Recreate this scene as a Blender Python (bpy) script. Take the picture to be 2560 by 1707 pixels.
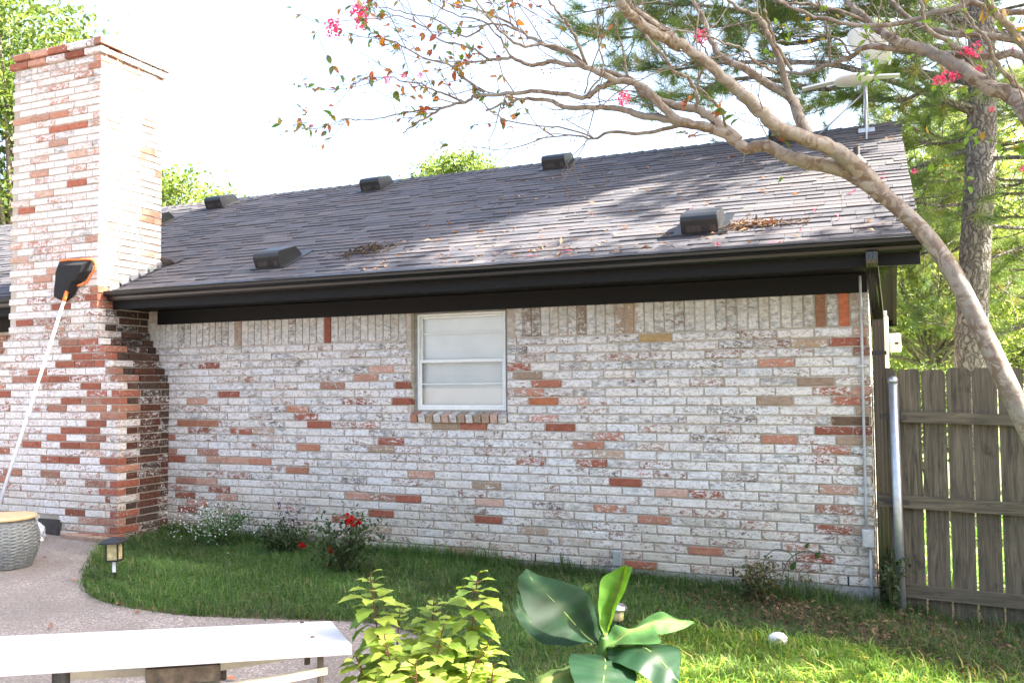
import bpy, math, random
import numpy as np
from mathutils import Vector, Matrix
for o in list(bpy.data.objects): bpy.data.objects.remove(o, do_unlink=True)
S = bpy.context.scene
C = S.collection
random.seed(7); RNG = np.random.default_rng(7)
R = math.radians
# ------------------------------------------------------------------ camera
CP = np.array([0.0370357, -6.980801, 1.521147]); YAW, PITCH, ROLL, FPX = 0.39903, 0.05041, -0.00893, 2152.64
def _basis():
    cy, sy, cp, sp, cr, sr = math.cos(YAW), math.sin(YAW), math.cos(PITCH), math.sin(PITCH), math.cos(ROLL), math.sin(ROLL)
    f = np.array([-sy*cp, cy*cp, sp]); r = np.array([cy, sy, 0.]); u = np.cross(r, f)
    return cr*r + sr*u, -sr*r + cr*u, f
CR, CU, CF = _basis()
cam = bpy.data.cameras.new('camera'); cam.sensor_width = 36; cam.lens = 36*FPX/2560
cam.clip_start = .05; cam.clip_end = 1000
co = bpy.data.objects.new('camera', cam); C.objects.link(co)
co.matrix_world = Matrix(((CR[0], CU[0], -CF[0], CP[0]), (CR[1], CU[1], -CF[1], CP[1]), (CR[2], CU[2], -CF[2], CP[2]), (0, 0, 0, 1)))
S.camera = co
# ------------------------------------------------------------------ sky and sun
SUN = np.array([.92, .25, 1.0]); SUN = SUN/np.linalg.norm(SUN)
w = bpy.data.worlds.new('World'); S.world = w; w.use_nodes = True
nt = w.node_tree; sky = nt.nodes.new('ShaderNodeTexSky'); sky.sky_type = 'NISHITA'; sky.sun_disc = False
sky.sun_elevation = math.asin(SUN[2]); sky.sun_rotation = math.atan2(SUN[0], SUN[1])
sky.air_density = 1.0; sky.dust_density = 6.0; sky.ozone_density = 1.0
nt.links.new(sky.outputs[0], nt.nodes['Background'].inputs[0]); nt.nodes['Background'].inputs[1].default_value = .088
sl = bpy.data.lights.new('sun', 'SUN'); sl.energy = 5.0; sl.angle = R(.53); sl.color = (1, .93, .82)
so = bpy.data.objects.new('sun', sl); C.objects.link(so)
so.rotation_euler = Vector(-SUN).to_track_quat('-Z', 'Y').to_euler(); so.location = (20, 6, 25)
S.view_settings.view_transform = 'Standard'; S.view_settings.look = 'None'; S.view_settings.gamma = 1
S.view_settings.exposure = 3.15
S.render.engine = 'CYCLES'
S.cycles.max_bounces = 8; S.cycles.diffuse_bounces = 4; S.cycles.transparent_max_bounces = 12
# ------------------------------------------------------------------ geometry helpers
A = lambda *v: np.array(v, float)
def ray(px, py): return CF + (px-1280)/FPX*CR - (py-853.5)/FPX*CU          # photo pixel to a direction
def at(px, py, d): return CP + ray(px, py)*d                                # a point at axial depth d
def hit(px, py, ax, v):
    d = ray(px, py); return CP + d*(v-CP[ax])/d[ax]
def zg(x, y=0): return -.115 - .02*max(-9., x) if x <= 0 else -.115-.14*min(x, .6)                      # the yard falls to the right
def ground_at(px, py):
    p = hit(px, py, 2, -.05)
    for _ in range(6): p = hit(px, py, 2, zg(p[0]))
    return p
K = 1.08844
def D2(x, y): return x*K, y*K
class MB:
    def __init__(s): s.v = []; s.f = []; s.c = []; s.a = []; s.n = 0
    def add(s, V, F, col=None, aux=None):
        n = s.n; V = np.asarray(V, float); s.v.append(V); s.n += len(V)
        s.f.extend([tuple(n+i for i in q) for q in F])
        if col is not None: s.c.append(np.tile(np.asarray(col, float), (len(V), 1)) if np.ndim(col) == 1 else np.asarray(col, float))
        if aux is not None: s.a.append(np.tile(np.asarray(aux, float), (len(V), 1)))
        return s
    def box(s, lo, hi, col=None, aux=None):
        (a, b, c), (d, e, f) = lo, hi
        return s.add([(a,b,c),(d,b,c),(d,e,c),(a,e,c),(a,b,f),(d,b,f),(d,e,f),(a,e,f)],
                     [(3,2,1,0),(4,5,6,7),(0,1,5,4),(1,2,6,5),(2,3,7,6),(3,0,4,7)], col, aux)
    def tube(s, P, r, seg=8, col=None, cap=True):
        P = np.asarray(P, float); n = len(P); r = np.ones(n)*r if np.ndim(r) == 0 else np.asarray(r, float)
        T = np.gradient(P, axis=0); T /= np.linalg.norm(T, axis=1)[:, None]+1e-12
        ref = A(0, 0, 1) if abs(T[0][2]) < .9 else A(1, 0, 0)
        u = np.cross(T[0], ref); u /= np.linalg.norm(u); V = []
        an = np.arange(seg)*2*math.pi/seg
        for i in range(n):
            u = u - T[i]*(u@T[i]); u /= np.linalg.norm(u)+1e-12; b = np.cross(T[i], u)
            V.append(P[i] + r[i]*(np.cos(an)[:, None]*u + np.sin(an)[:, None]*b))
        F = [(i*seg+j, i*seg+(j+1) % seg, (i+1)*seg+(j+1) % seg, (i+1)*seg+j) for i in range(n-1) for j in range(seg)]
        if cap: F += [tuple(range(seg))[::-1], tuple((n-1)*seg+j for j in range(seg))]
        return s.add(np.vstack(V), F, col)
    def lathe(s, prof, o=(0,0,0), seg=24, col=None):
        an = np.arange(seg)*2*math.pi/seg; V = []
        for r, z in prof: V += [(o[0]+r*math.cos(t), o[1]+r*math.sin(t), o[2]+z) for t in an]
        n = len(prof)
        F = [(i*seg+j, i*seg+(j+1) % seg, (i+1)*seg+(j+1) % seg, (i+1)*seg+j) for i in range(n-1) for j in range(seg)]
        F += [tuple(range(seg))[::-1], tuple((n-1)*seg+j for j in range(seg))]
        return s.add(V, F, col)
    def extrude_x(s, prof, x0, x1, col=None):
        n = len(prof); V = [(x0, y, z) for y, z in prof]+[(x1, y, z) for y, z in prof]
        return s.add(V, [(i, (i+1) % n, n+(i+1) % n, n+i) for i in range(n)]+[tuple(range(n))[::-1], tuple(range(n, 2*n))], col)
    def build(s, name, m, parent=None, smooth=False):
        V = np.vstack(s.v); me = bpy.data.meshes.new(name); me.from_pydata(V.tolist(), [], s.f)
        if s.c:
            at_ = me.color_attributes.new('col', 'FLOAT_COLOR', 'POINT'); c = np.vstack(s.c)
            if c.shape[1] == 3: c = np.hstack([c, np.ones((len(c), 1))])
            at_.data.foreach_set('color', c.astype(np.float32).ravel())
        if s.a:
            at_ = me.color_attributes.new('aux', 'FLOAT_COLOR', 'POINT')
            at_.data.foreach_set('color', np.vstack(s.a).astype(np.float32).ravel())
        if smooth: me.polygons.foreach_set('use_smooth', [True]*len(me.polygons))
        me.update()
        return obj(name, me, m, parent)
def obj(name, me, m=None, parent=None):
    o = bpy.data.objects.new(name, me); C.objects.link(o)
    if m is not None and me is not None and not me.materials: me.materials.append(m)
    if parent is not None: o.parent = parent
    return o
def np_obj(name, V, F, m, parent=None, col=None):
    """V (n,3), F (k,3|4) uniform faces"""
    me = bpy.data.meshes.new(name); V = np.asarray(V, np.float32); F = np.asarray(F, np.int32); k = F.shape[1]
    me.vertices.add(len(V)); me.vertices.foreach_set('co', V.ravel())
    me.loops.add(F.size); me.loops.foreach_set('vertex_index', F.ravel())
    me.polygons.add(len(F)); me.polygons.foreach_set('loop_start', np.arange(0, F.size, k, dtype=np.int32))
    me.polygons.foreach_set('loop_total', np.full(len(F), k, np.int32))
    if col is not None:
        at_ = me.color_attributes.new('col', 'FLOAT_COLOR', 'POINT')
        if col.shape[1] == 3: col = np.hstack([col, np.ones((len(col), 1))])
        at_.data.foreach_set('color', col.astype(np.float32).ravel())
    me.update(calc_edges=True); me.validate()
    return obj(name, me, m, parent)
def tag(o, label, cat=None, group=None, kind=None):
    if label: o['label'] = label
    if cat: o['category'] = cat
    if group: o['group'] = group
    if kind: o['kind'] = kind
    return o
def thing(name, label, cat, loc=(0,0,0), group=None):
    o = bpy.data.objects.new(name, None); C.objects.link(o); o.location = [float(v) for v in loc]; o.empty_display_size = .1
    return tag(o, label, cat, group)
def sit(o, parent):                                    # parent a world-space mesh under an Empty that is not at the origin
    o.parent = parent; o.matrix_parent_inverse = Matrix.Translation(-Vector(parent.location)); return o
def spline(P, n=6):
    P = np.asarray(P, float); Q = np.vstack([2*P[0]-P[1], P, 2*P[-1]-P[-2]]); out = []
    for i in range(1, len(Q)-2):
        for t in np.linspace(0, 1, n, endpoint=False):
            a, b, c, d = Q[i-1], Q[i], Q[i+1], Q[i+2]
            out.append(.5*((2*b)+(-a+c)*t+(2*a-5*b+4*c-d)*t*t+(-a+3*b-3*c+d)*t**3))
    out.append(P[-1]); return np.array(out)
# ------------------------------------------------------------------ material helpers
def N(t, typ, inp=None, **props):
    n = t.nodes.new('ShaderNode'+typ)
    for k, v in props.items(): setattr(n, k, v)
    for k, v in (inp or {}).items():
        if hasattr(v, 'is_output'): t.links.new(v, n.inputs[k])
        else: n.inputs[k].default_value = v
    return n
def newmat(name):
    m = bpy.data.materials.new(name); m.use_nodes = True; t = m.node_tree
    return m, t, t.nodes['Principled BSDF']
def rgb(c): return (c[0], c[1], c[2], 1)
def math_(t, op, a, b=None, c=None, clamp=False):
    n = N(t, 'Math', operation=op, use_clamp=clamp)
    for i, v in enumerate((a, b, c)):
        if v is None: continue
        if hasattr(v, 'is_output'): t.links.new(v, n.inputs[i])
        else: n.inputs[i].default_value = v
    return n.outputs[0]
def mix(t, f, a, b, blend='MIX'):
    n = N(t, 'Mix', data_type='RGBA', blend_type=blend)
    for i, v in ((0, f), (6, a), (7, b)):
        if hasattr(v, 'is_output'): t.links.new(v, n.inputs[i])
        else: n.inputs[i].default_value = v if i == 0 else rgb(v)
    return n.outputs[2]
def noise(t, vec, scale, detail=4, rough=.55, dist=0.):
    return N(t, 'TexNoise', {'Vector': vec, 'Scale': scale, 'Detail': detail, 'Roughness': rough, 'Distortion': dist}).outputs['Fac']
def rng(t, v, a, b, c=0., d=1.):
    return N(t, 'MapRange', {'Value': v, 'From Min': a, 'From Max': b, 'To Min': c, 'To Max': d}).outputs[0]
def pos(t): return N(t, 'NewGeometry').outputs['Position']
def objc(t): return N(t, 'TexCoord').outputs['Object']
def scale_v(t, v, s): return N(t, 'VectorMath', {0: v, 1: s}, operation='MULTIPLY').outputs[0]
def bump(t, b, h, strength=.3, dist=.01):
    n = N(t, 'Bump', {'Height': h, 'Strength': strength, 'Distance': dist}); t.links.new(n.outputs[0], b.inputs['Normal'])
def simple(name, col, rough=.6, metal=0., var=.12, scale=30, spec=.5, bmp=0., stretch=(1,1,1), col2=None, coat=0.):
    m, t, b = newmat(name); v = scale_v(t, pos(t), stretch)
    n = noise(t, v, scale, 5)
    c2 = col2 or tuple(x*(1-2*var) for x in col)
    t.links.new(mix(t, rng(t, n, .3, .7), c2, col), b.inputs['Base Color'])
    b.inputs['Roughness'].default_value = rough; b.inputs['Metallic'].default_value = metal
    b.inputs['Specular IOR Level'].default_value = spec; b.inputs['Coat Weight'].default_value = coat
    if bmp: bump(t, b, noise(t, v, scale*1.7, 4), bmp, .01)
    return m
M = {}
def brick_mat():
    m, t, b = newmat('whitewashed_brick')
    at_ = N(t, 'VertexColor', layer_name='col'); ax = N(t, 'VertexColor', layer_name='aux')
    sx = N(t, 'SeparateColor', {0: ax.outputs[0]})
    grime_shade, hue, seed = sx.outputs[0], sx.outputs[1], sx.outputs[2]
    p = pos(t); off = N(t, 'CombineXYZ', {0: math_(t, 'MULTIPLY', seed, 31.), 1: math_(t, 'MULTIPLY', seed, 17.), 2: math_(t, 'MULTIPLY', seed, 53.)}).outputs[0]
    q = N(t, 'VectorMath', {0: scale_v(t, p, (.62, .62, 1.25)), 1: off}, operation='ADD').outputs[0]
    v = math_(t, 'ADD', math_(t, 'ADD', math_(t, 'MULTIPLY', noise(t, q, 13, 6, .7, 1.2), .34), math_(t, 'MULTIPLY', noise(t, q, 34, 5, .7, .6), .36)), math_(t, 'MULTIPLY', noise(t, q, 95, 3, .7), .30))
    paint = at_.outputs['Alpha']
    thr = rng(t, paint, 0, 1, .66, .395)
    mask = N(t, 'MapRange', {'Value': math_(t, 'SUBTRACT', v, thr), 'From Min': -.018, 'From Max': .022}).outputs[0]
    mott = noise(t, q, 34, 5, .65)
    bc = mix(t, rng(t, mott, .3, .7), at_.outputs[0], mix(t, 1., at_.outputs[0], (.62, .56, .52), 'MULTIPLY'))
    bc = mix(t, rng(t, noise(t, q, 60, 3), .6, .72, 0, .5), bc, (.42, .33, .27))
    pc = mix(t, rng(t, hue, 0, 1, .15, 1.), (.72, .72, .735), (.71, .67, .615))                       # paint, cold to warm white
    pc = mix(t, rng(t, noise(t, q, 14, 4), .35, .75, 0, .6), pc, (.53, .535, .54))
    pc = mix(t, rng(t, noise(t, q, 48, 4, .6), .50, .66, 0, .85), pc, mix(t, .45, at_.outputs[0], (.52, .50, .48)))   # thin paint
    g = math_(t, 'MULTIPLY', rng(t, noise(t, q, 26, 5, .6), .42, .66), grime_shade)
    pc = mix(t, g, pc, (.21, .22, .215))
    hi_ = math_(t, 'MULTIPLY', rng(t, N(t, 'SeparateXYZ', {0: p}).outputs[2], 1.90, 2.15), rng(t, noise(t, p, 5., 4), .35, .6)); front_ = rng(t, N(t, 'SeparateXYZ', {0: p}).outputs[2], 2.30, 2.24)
    pc = mix(t, math_(t, 'MULTIPLY', math_(t, 'MULTIPLY', hi_, front_), .6), pc, (.36, .36, .31))  # greenish grime band on the top course, deepened with painted eave shade
    sp = rng(t, noise(t, q, 110, 3, .6), .625, .675)                            # flaked-off specks
    pc = mix(t, math_(t, 'MULTIPLY', sp, .85), pc, (.16, .10, .08))
    fl = math_(t, 'SUBTRACT', noise(t, q, 42, 6, .78, .5), rng(t, paint, .5, 1., .545, .605))
    pc = mix(t, math_(t, 'MULTIPLY', rng(t, fl, 0, .03), .85), pc, mix(t, .5, at_.outputs[0], (.15, .10, .08)))
    z = N(t, 'SeparateXYZ', {0: p}).outputs[2]
    low = math_(t, 'MULTIPLY', rng(t, z, .80, .08), rng(t, noise(t, p, 2.2, 4), .25, .55))
    pc = mix(t, math_(t, 'MULTIPLY', low, .85), pc, (.43, .375, .28))          # splashed soil along the foot
    c = mix(t, mask, bc, pc)
    t.links.new(c, b.inputs['Base Color']); b.inputs['Roughness'].default_value = .85; b.inputs['Specular IOR Level'].default_value = .25
    bump(t, b, math_(t, 'ADD', math_(t, 'MULTIPLY', mask, .4), noise(t, q, 120, 4)), .35, .004)
    return m
M['brick'] = brick_mat()
def mortar_mat():
    m, t, b = newmat('mortar'); p = pos(t)
    c = mix(t, rng(t, noise(t, p, 3.0, 5), .3, .7), (.37, .315, .25), (.50, .45, .385))
    c = mix(t, rng(t, noise(t, p, 17, 5, .7), .50, .60, 0, .6), c, (.56, .54, .51))
    c = mix(t, rng(t, noise(t, p, 70, 3), .45, .75, 0, .5), c, (.25, .21, .17))
    z = N(t, 'SeparateXYZ', {0: p}).outputs[2]
    c = mix(t, math_(t, 'MULTIPLY', rng(t, z, 1.0, .0), .55), c, (.30, .25, .20))
    t.links.new(c, b.inputs['Base Color']); b.inputs['Roughness'].default_value = .95; bump(t, b, noise(t, p, 160, 3), .4, .004); return m
M['mortar'] = mortar_mat()
def shingle_mat():
    m, t, b = newmat('asphalt_shingle'); p = pos(t); at_ = N(t, 'VertexColor', layer_name='col')
    c = mix(t, rng(t, noise(t, p, 9, 4), .3, .7, .0, .5), at_.outputs[0], (.055, .051, .053))
    c = mix(t, rng(t, noise(t, p, 260, 2, .8), .35, .7, 0, .8), c, mix(t, 1., c, (1.7, 1.65, 1.6), 'MULTIPLY'))
    c = mix(t, rng(t, noise(t, p, 1.1, 4), .55, .75, 0, .35), c, (.080, .075, .074))
    t.links.new(c, b.inputs['Base Color']); b.inputs['Roughness'].default_value = .7; b.inputs['Specular IOR Level'].default_value = .35
    bump(t, b, noise(t, p, 300, 2), .5, .003); return m
M['shingle'] = shingle_mat()
M['black_wood'] = simple('black_painted_wood', (.0034, .0038, .0038), .6, spec=.25, var=.15, scale=14, bmp=.35, stretch=(.6, 6, 9))
M['black_metal'] = simple('black_enamel_metal', (.004, .0045, .006), .32, var=.15, scale=8, spec=.6)
M['vent'] = simple('vent_plastic', (.012, .014, .017), .42, var=.2, scale=9)
M['bronze'] = simple('bronze_downspout', (.022, .019, .009), .25, var=.3, scale=7, spec=.7, stretch=(1, 1, .4), col2=(.006, .005, .004))
M['alu'] = simple('white_aluminium', (.74, .76, .74), .45, var=.06, scale=16)
M['trim'] = simple('window_trim', (.33, .34, .31), .6, var=.18, scale=22)
M['blind'] = simple('blind_vinyl', (.90, .92, .91), .55, var=.04, scale=5)
M['dark'] = simple('dark_interior', (.02, .02, .02), .9, var=.1)
M['galv'] = simple('galvanised_steel', (.52, .54, .56), .38, .75, var=.12, scale=26)
M['conduit'] = simple('grey_painted_conduit', (.42, .43, .43), .5, var=.12, scale=30)
M['concrete'] = simple('slab_concrete', (.33, .31, .28), .95, var=.2, scale=18, bmp=.5)
M['siding'] = simple('dark_brown_board', (.05, .042, .035), .6, var=.2, scale=10, stretch=(1, 1, 8), bmp=.2)
M['beige'] = simple('beige_metal', (.72, .66, .54), .45, var=.06, scale=10)
M['white_plastic'] = simple('white_plastic', (.80, .80, .80), .35, var=.04, scale=6)
M['board'] = simple('diving_board_gelcoat', (.46, .48, .52), .42, var=.03, scale=12, bmp=.12)
M['cream'] = simple('cream_stand_paint', (.62, .57, .45), .55, var=.14, scale=13)
M['rust'] = simple('mildewed_steel', (.13, .10, .07), .75, var=.35, scale=25, bmp=.3)
M['orange'] = simple('orange_plastic', (.85, .19, .03), .4, var=.08)
M['blackplastic'] = simple('black_plastic', (.018, .018, .02), .45, var=.1)
M['netting'] = simple('black_net', (.012, .012, .014), .85, var=.3, scale=60, bmp=.6)
M['pole'] = simple('pale_blue_pole', (.66, .72, .80), .3, .25, var=.04)
M['wicker'] = simple('grey_wicker', (.20, .215, .215), .7, var=.2, scale=40, bmp=.3)
M['lid'] = simple('pale_wood_lid', (.58, .40, .22), .5, var=.15, scale=8, stretch=(1, 9, 1))
M['amber'] = simple('amber_glass', (.62, .52, .26), .15, var=.25, scale=30)
M['steel'] = simple('brushed_steel', (.6, .6, .62), .22, .9, var=.08)
M['cloth'] = simple('white_plastic_bag', (.5, .52, .57), .5, var=.1, scale=25, bmp=.3)
M['rock'] = simple('pale_rock', (.74, .72, .69), .9, var=.15, scale=22, bmp=.6)
M['iron'] = simple('dark_iron', (.06, .05, .045), .65, var=.25, scale=20)
def glass_mat():
    m, t, b = newmat('window_glass')
    tr = N(t, 'BsdfTransparent', {'Color': (.99, 1, 1, 1)}); gl = N(t, 'BsdfGlossy', {'Color': (1, 1, 1, 1), 'Roughness': .02})
    fr = N(t, 'Fresnel', {'IOR': 1.5}); ms = N(t, 'MixShader', {0: fr.outputs[0]})
    t.links.new(tr.outputs[0], ms.inputs[1]); t.links.new(gl.outputs[0], ms.inputs[2])
    t.links.new(ms.outputs[0], t.nodes['Material Output'].inputs[0]); return m
M['glass'] = glass_mat()
def leaf_mat(name, trans=.4, gloss=.35, tint=(1.25, 1.25, .55), veins=0.):
    m, t, b = newmat(name); at_ = N(t, 'VertexColor', layer_name='col'); c = at_.outputs[0]
    b.inputs['Roughness'].default_value = .5; b.inputs['Specular IOR Level'].default_value = gloss
    t.links.new(c, b.inputs['Base Color'])
    tl = N(t, 'BsdfTranslucent', {'Color': mix(t, 1., c, tint, 'MULTIPLY')})
    ms = N(t, 'MixShader', {0: trans, 1: b.outputs[0], 2: tl.outputs[0]})
    t.links.new(ms.outputs[0], t.nodes['Material Output'].inputs[0]); return m
M['leaf'] = leaf_mat('tree_leaf', .42, .45, (1.4, 1.35, .7))
M['grass'] = leaf_mat('grass_blade', .45, .3, (1.5, 1.5, .6))
M['needle'] = leaf_mat('pine_needle', .38, .35, (1.4, 1.4, .7))
M['petal'] = leaf_mat('petal', .35, .2, (1.2, .9, 1.0))
def objleaf(name, gloss=.35, trans=.42, tint=(1.6, 1.6, .5)):
    m, t, b = newmat(name); oi = N(t, 'ObjectInfo')
    c = mix(t, rng(t, noise(t, objc(t), 22, 3), .3, .7, 0, .3), oi.outputs['Color'], mix(t, 1., oi.outputs['Color'], (.6, .65, .6), 'MULTIPLY'))
    t.links.new(c, b.inputs['Base Color']); b.inputs['Roughness'].default_value = .45; b.inputs['Specular IOR Level'].default_value = gloss
    tl = N(t, 'BsdfTranslucent', {'Color': mix(t, 1., c, tint, 'MULTIPLY')})
    ms = N(t, 'MixShader', {0: trans, 1: b.outputs[0], 2: tl.outputs[0]})
    t.links.new(ms.outputs[0], t.nodes['Material Output'].inputs[0]); return m
M['objleaf'] = objleaf('single_leaf')
M['litter'] = leaf_mat('dead_leaf', .15, .15, (1.2, 1., .7))
def crape_bark():
    m, t, b = newmat('crape_bark'); p = pos(t)
    c = mix(t, rng(t, noise(t, p, 11, 6, .65, 1.8), .46, .54), (.125, .085, .055), (.235, .205, .165))
    c = mix(t, rng(t, noise(t, p, 3.5, 3), .5, .65, 0, .8), c, (.17, .16, .135))
    c = mix(t, rng(t, noise(t, p, 26, 4), .55, .75, 0, .6), c, (.17, .10, .065))
    t.links.new(c, b.inputs['Base Color']); b.inputs['Roughness'].default_value = .6; bump(t, b, noise(t, p, 38, 5, .7), .4, .008); return m
M['crape_bark'] = crape_bark()
def pine_bark():
    m, t, b = newmat('pine_bark'); pn = N(t, 'TexNoise', {'Vector': pos(t), 'Scale': 9., 'Detail': 4.}).outputs['Color']
    p = scale_v(t, N(t, 'VectorMath', {0: pos(t), 1: scale_v(t, pn, (.16, .16, .5))}, operation='ADD').outputs[0], (1, 1, .25))
    vo = N(t, 'TexVoronoi', {'Vector': p, 'Scale': 17.}, feature='DISTANCE_TO_EDGE').outputs['Distance']
    c = mix(t, rng(t, math_(t, 'ADD', vo, math_(t, 'MULTIPLY', noise(t, p, 22, 5, .7), .22)), .10, .30), (.10, .085, .075), (.35, .31, .285))
    c = mix(t, rng(t, noise(t, pos(t), 11, 4), .5, .7, 0, .5), c, (.42, .37, .33))
    t.links.new(c, b.inputs['Base Color']); b.inputs['Roughness'].default_value = .95
    bump(t, b, math_(t, 'ADD', rng(t, vo, 0, .25), noise(t, p, 40, 4)), .9, .03); return m
M['pine_bark'] = pine_bark()
def fence_mat():
    m, t, b = newmat('weathered_cedar'); p = pos(t); oi = N(t, 'ObjectInfo'); rnd = oi.outputs['Random']
    off = N(t, 'CombineXYZ', {0: math_(t, 'MULTIPLY', rnd, 40.), 1: 0., 2: math_(t, 'MULTIPLY', rnd, 23.)}).outputs[0]
    ax = N(t, 'MapRange', {'Value': N(t, 'SeparateColor', {0: oi.outputs['Color']}).outputs[0], 'From Min': .4, 'From Max': .6})  # object colour red channel: 1 = runs along x
    q = N(t, 'VectorMath', {0: p, 1: off}, operation='ADD').outputs[0]
    gz = scale_v(t, q, (34, 34, 2.2)); gx = scale_v(t, q, (2.2, 34, 34))
    gv = N(t, 'Mix', {0: ax.outputs[0], 4: gz, 5: gx}, data_type='VECTOR').outputs[1]
    g = noise(t, gv, 1., 6, .7, 1.2)
    c = mix(t, rng(t, g, .3, .72), (.018, .014, .009), (.175, .145, .10))
    c = mix(t, rng(t, rnd, 0, 1, 0, .35), c, (.075, .062, .042))
    c = mix(t, rng(t, noise(t, q, 2.6, 4), .5, .75, 0, .6), c, (.055, .058, .036))     # algae
    c = mix(t, rng(t, noise(t, q, 5., 3), .62, .72, 0, .7), c, (.028, .019, .013))
    t.links.new(c, b.inputs['Base Color']); b.inputs['Roughness'].default_value = .85; bump(t, b, g, .5, .006); return m
M['fence'] = fence_mat()
def aggregate_mat():
    m, t, b = newmat('exposed_aggregate'); p = pos(t)
    vo = N(t, 'TexVoronoi', {'Vector': p, 'Scale': 85.}); cc = N(t, 'SeparateColor', {0: vo.outputs['Color']})
    peb = mix(t, cc.outputs[0], (.22, .175, .15), (.31, .28, .26)); peb = mix(t, rng(t, cc.outputs[1], .75, .8), peb, (.12, .10, .095))
    peb = mix(t, rng(t, cc.outputs[2], .85, .88), peb, (.43, .40, .37))
    c = mix(t, rng(t, vo.outputs['Distance'], .35, .75), peb, (.19, .165, .15))
    c = mix(t, rng(t, noise(t, p, 1.4, 5), .35, .7, 0, .45), c, (.14, .12, .105))
    c = mix(t, rng(t, noise(t, p, .55, 4, .6, .8), .48, .62, 0, .45), c, (.12, .105, .095))
    t.links.new(c, b.inputs['Base Color']); b.inputs['Roughness'].default_value = .9
    bump(t, b, rng(t, vo.outputs['Distance'], 0, .8, 1, 0), .6, .005); return m
M['aggregate'] = aggregate_mat()
def soil_mat(name, a, b_, grass=None):
    m, t, b = newmat(name); p = pos(t)
    c = mix(t, rng(t, noise(t, p, 6, 6, .65), .3, .7), a, b_)
    c = mix(t, rng(t, noise(t, p, 60, 3), .5, .7, 0, .6), c, tuple(x*.45 for x in a))
    if grass: c = mix(t, rng(t, noise(t, p, .8, 5), .3, .6), c, grass)
    t.links.new(c, b.inputs['Base Color']); b.inputs['Roughness'].default_value = .95; bump(t, b, noise(t, p, 50, 5), .8, .02); return m
M['soil'] = soil_mat('lawn_soil', (.085, .062, .042), (.13, .10, .07))
M['far_ground'] = soil_mat('far_ground', (.09, .10, .04), (.13, .14, .06), (.10, .16, .04))
# ================================================================== THE GROUND
me = MB()
xs = [-400, -9, 0, .6, 400]; zs = [zg(v) for v in xs]
me.add([(x, y, z) for y in (-400, 400) for x, z in zip(xs, zs)], [(i, i+1, i+6, i+5) for i in range(4)])
tag(me.build('ground', M['soil']), 'dark soil of the back yard under the lawn', kind='structure')
me = MB(); me.add([(-60, 9, zg(-9)+.004), (0, 9, zg(-9)+.004), (0, 90, zg(-9)+.004), (-60, 90, zg(-9)+.004)], [(0,1,2,3)])
me.add([(.6, .4, zg(1)+.004), (90, .4, zg(1)+.004), (90, 90, zg(1)+.004), (.6, 90, zg(1)+.004)], [(0,1,2,3)])
tag(me.build('neighbouring_grass_ground', M['far_ground']), 'sunlit grassy ground beyond the fence', kind='structure')
EDGE_PX = [(262, 1352), (214, 1424), (207, 1458), (223, 1489), (283, 1511), (360, 1526), (470, 1540), (610, 1546), (760, 1551), (900, 1556), (1000, 1572), (1075, 1610), (1110, 1680), (1130, 1780), (1140, 1950)]
EDGE = spline([ground_at(*p)[:2] for p in EDGE_PX], 5)
poly = [(-6.9, .05)]+[tuple(p) for p in EDGE]+[(-1.6, -9.), (-1.6, -16.), (-9., -16.), (-9., .05)]
me = MB(); me.add([(x, y, zg(x)+.004) for x, y in poly], [tuple(range(len(poly)))])
me.add([(-30, -16, zg(-9)+.004), (-9, -16, zg(-9)+.004), (-9, .05, zg(-9)+.004), (-30, .05, zg(-9)+.004)], [(0,1,2,3)])
po = me.build('patio', M['aggregate']); tag(po, 'pinkish exposed aggregate pool patio', kind='structure')
import mathutils.geometry as mg
def in_poly(x, y, P=np.array(poly)):
    x = np.asarray(x)[:, None]; y = np.asarray(y)[:, None]; a = P; b = np.roll(P, -1, 0)
    c = ((a[:, 1] > y) != (b[:, 1] > y)) & (x < (b[:, 0]-a[:, 0])*(y-a[:, 1])/(b[:, 1]-a[:, 1]+1e-12)+a[:, 0])
    return c.sum(1) % 2 == 1
# ================================================================== THE HOUSE
H = .0745; L = .275; JT = .0125
house = thing('brick_house', 'single-storey house of whitewashed brick with dark shingle roof', 'house', (0, 0, 0))
def brick_geo(o, u, n, wv, l, h, d, j=.0022):
    ch = .005; r = lambda: random.uniform(-j, j)
    V = []
    for (a, b, c) in ((0, 0, -d), (l, 0, -d), (l, h, -d), (0, h, -d), (0, 0, -ch), (l, 0, -ch), (l, h, -ch), (0, h, -ch), (ch, ch, 0), (l-ch, ch, 0), (l-ch, h-ch, 0), (ch, h-ch, 0)):
        V.append(o + u*(a+r()) + wv*(b+r()) + n*(c+(r() if c > -.01 else 0)))
    F = [(8,9,10,11)]+[(4+i, 4+(i+1) % 4, 8+(i+1) % 4, 8+i) for i in range(4)]+[(i, (i+1) % 4, 4+(i+1) % 4, 4+i) for i in range(4)]
    return V, F
def spans(x0, x1, off):
    out = []; x = x0 - L + (off % L)
    while x < x1:
        a, b = max(x, x0), min(x+L, x1)
        if b-a > .035: out.append((a+JT/2 if a > x0 else a, b-JT/2 if b < x1 else b))
        x += L
    return out
def cutspans(sp, a, b):
    out = []
    for p, q in sp:
        if q <= a or p >= b: out.append((p, q)); continue
        if a-p > .03: out.append((p, a))
        if q-b > .03: out.append((b, q))
    return out
RED = [(.33, .11, .07), (.38, .145, .09), (.28, .095, .06), (.41, .19, .12), (.34, .175, .125)]
SALMON = [(.55, .33, .25), (.52, .30, .22), (.58, .40, .32), (.46, .22, .15)]
TAN = [(.40, .29, .20), (.36, .27, .20), (.44, .33, .24)]
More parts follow.
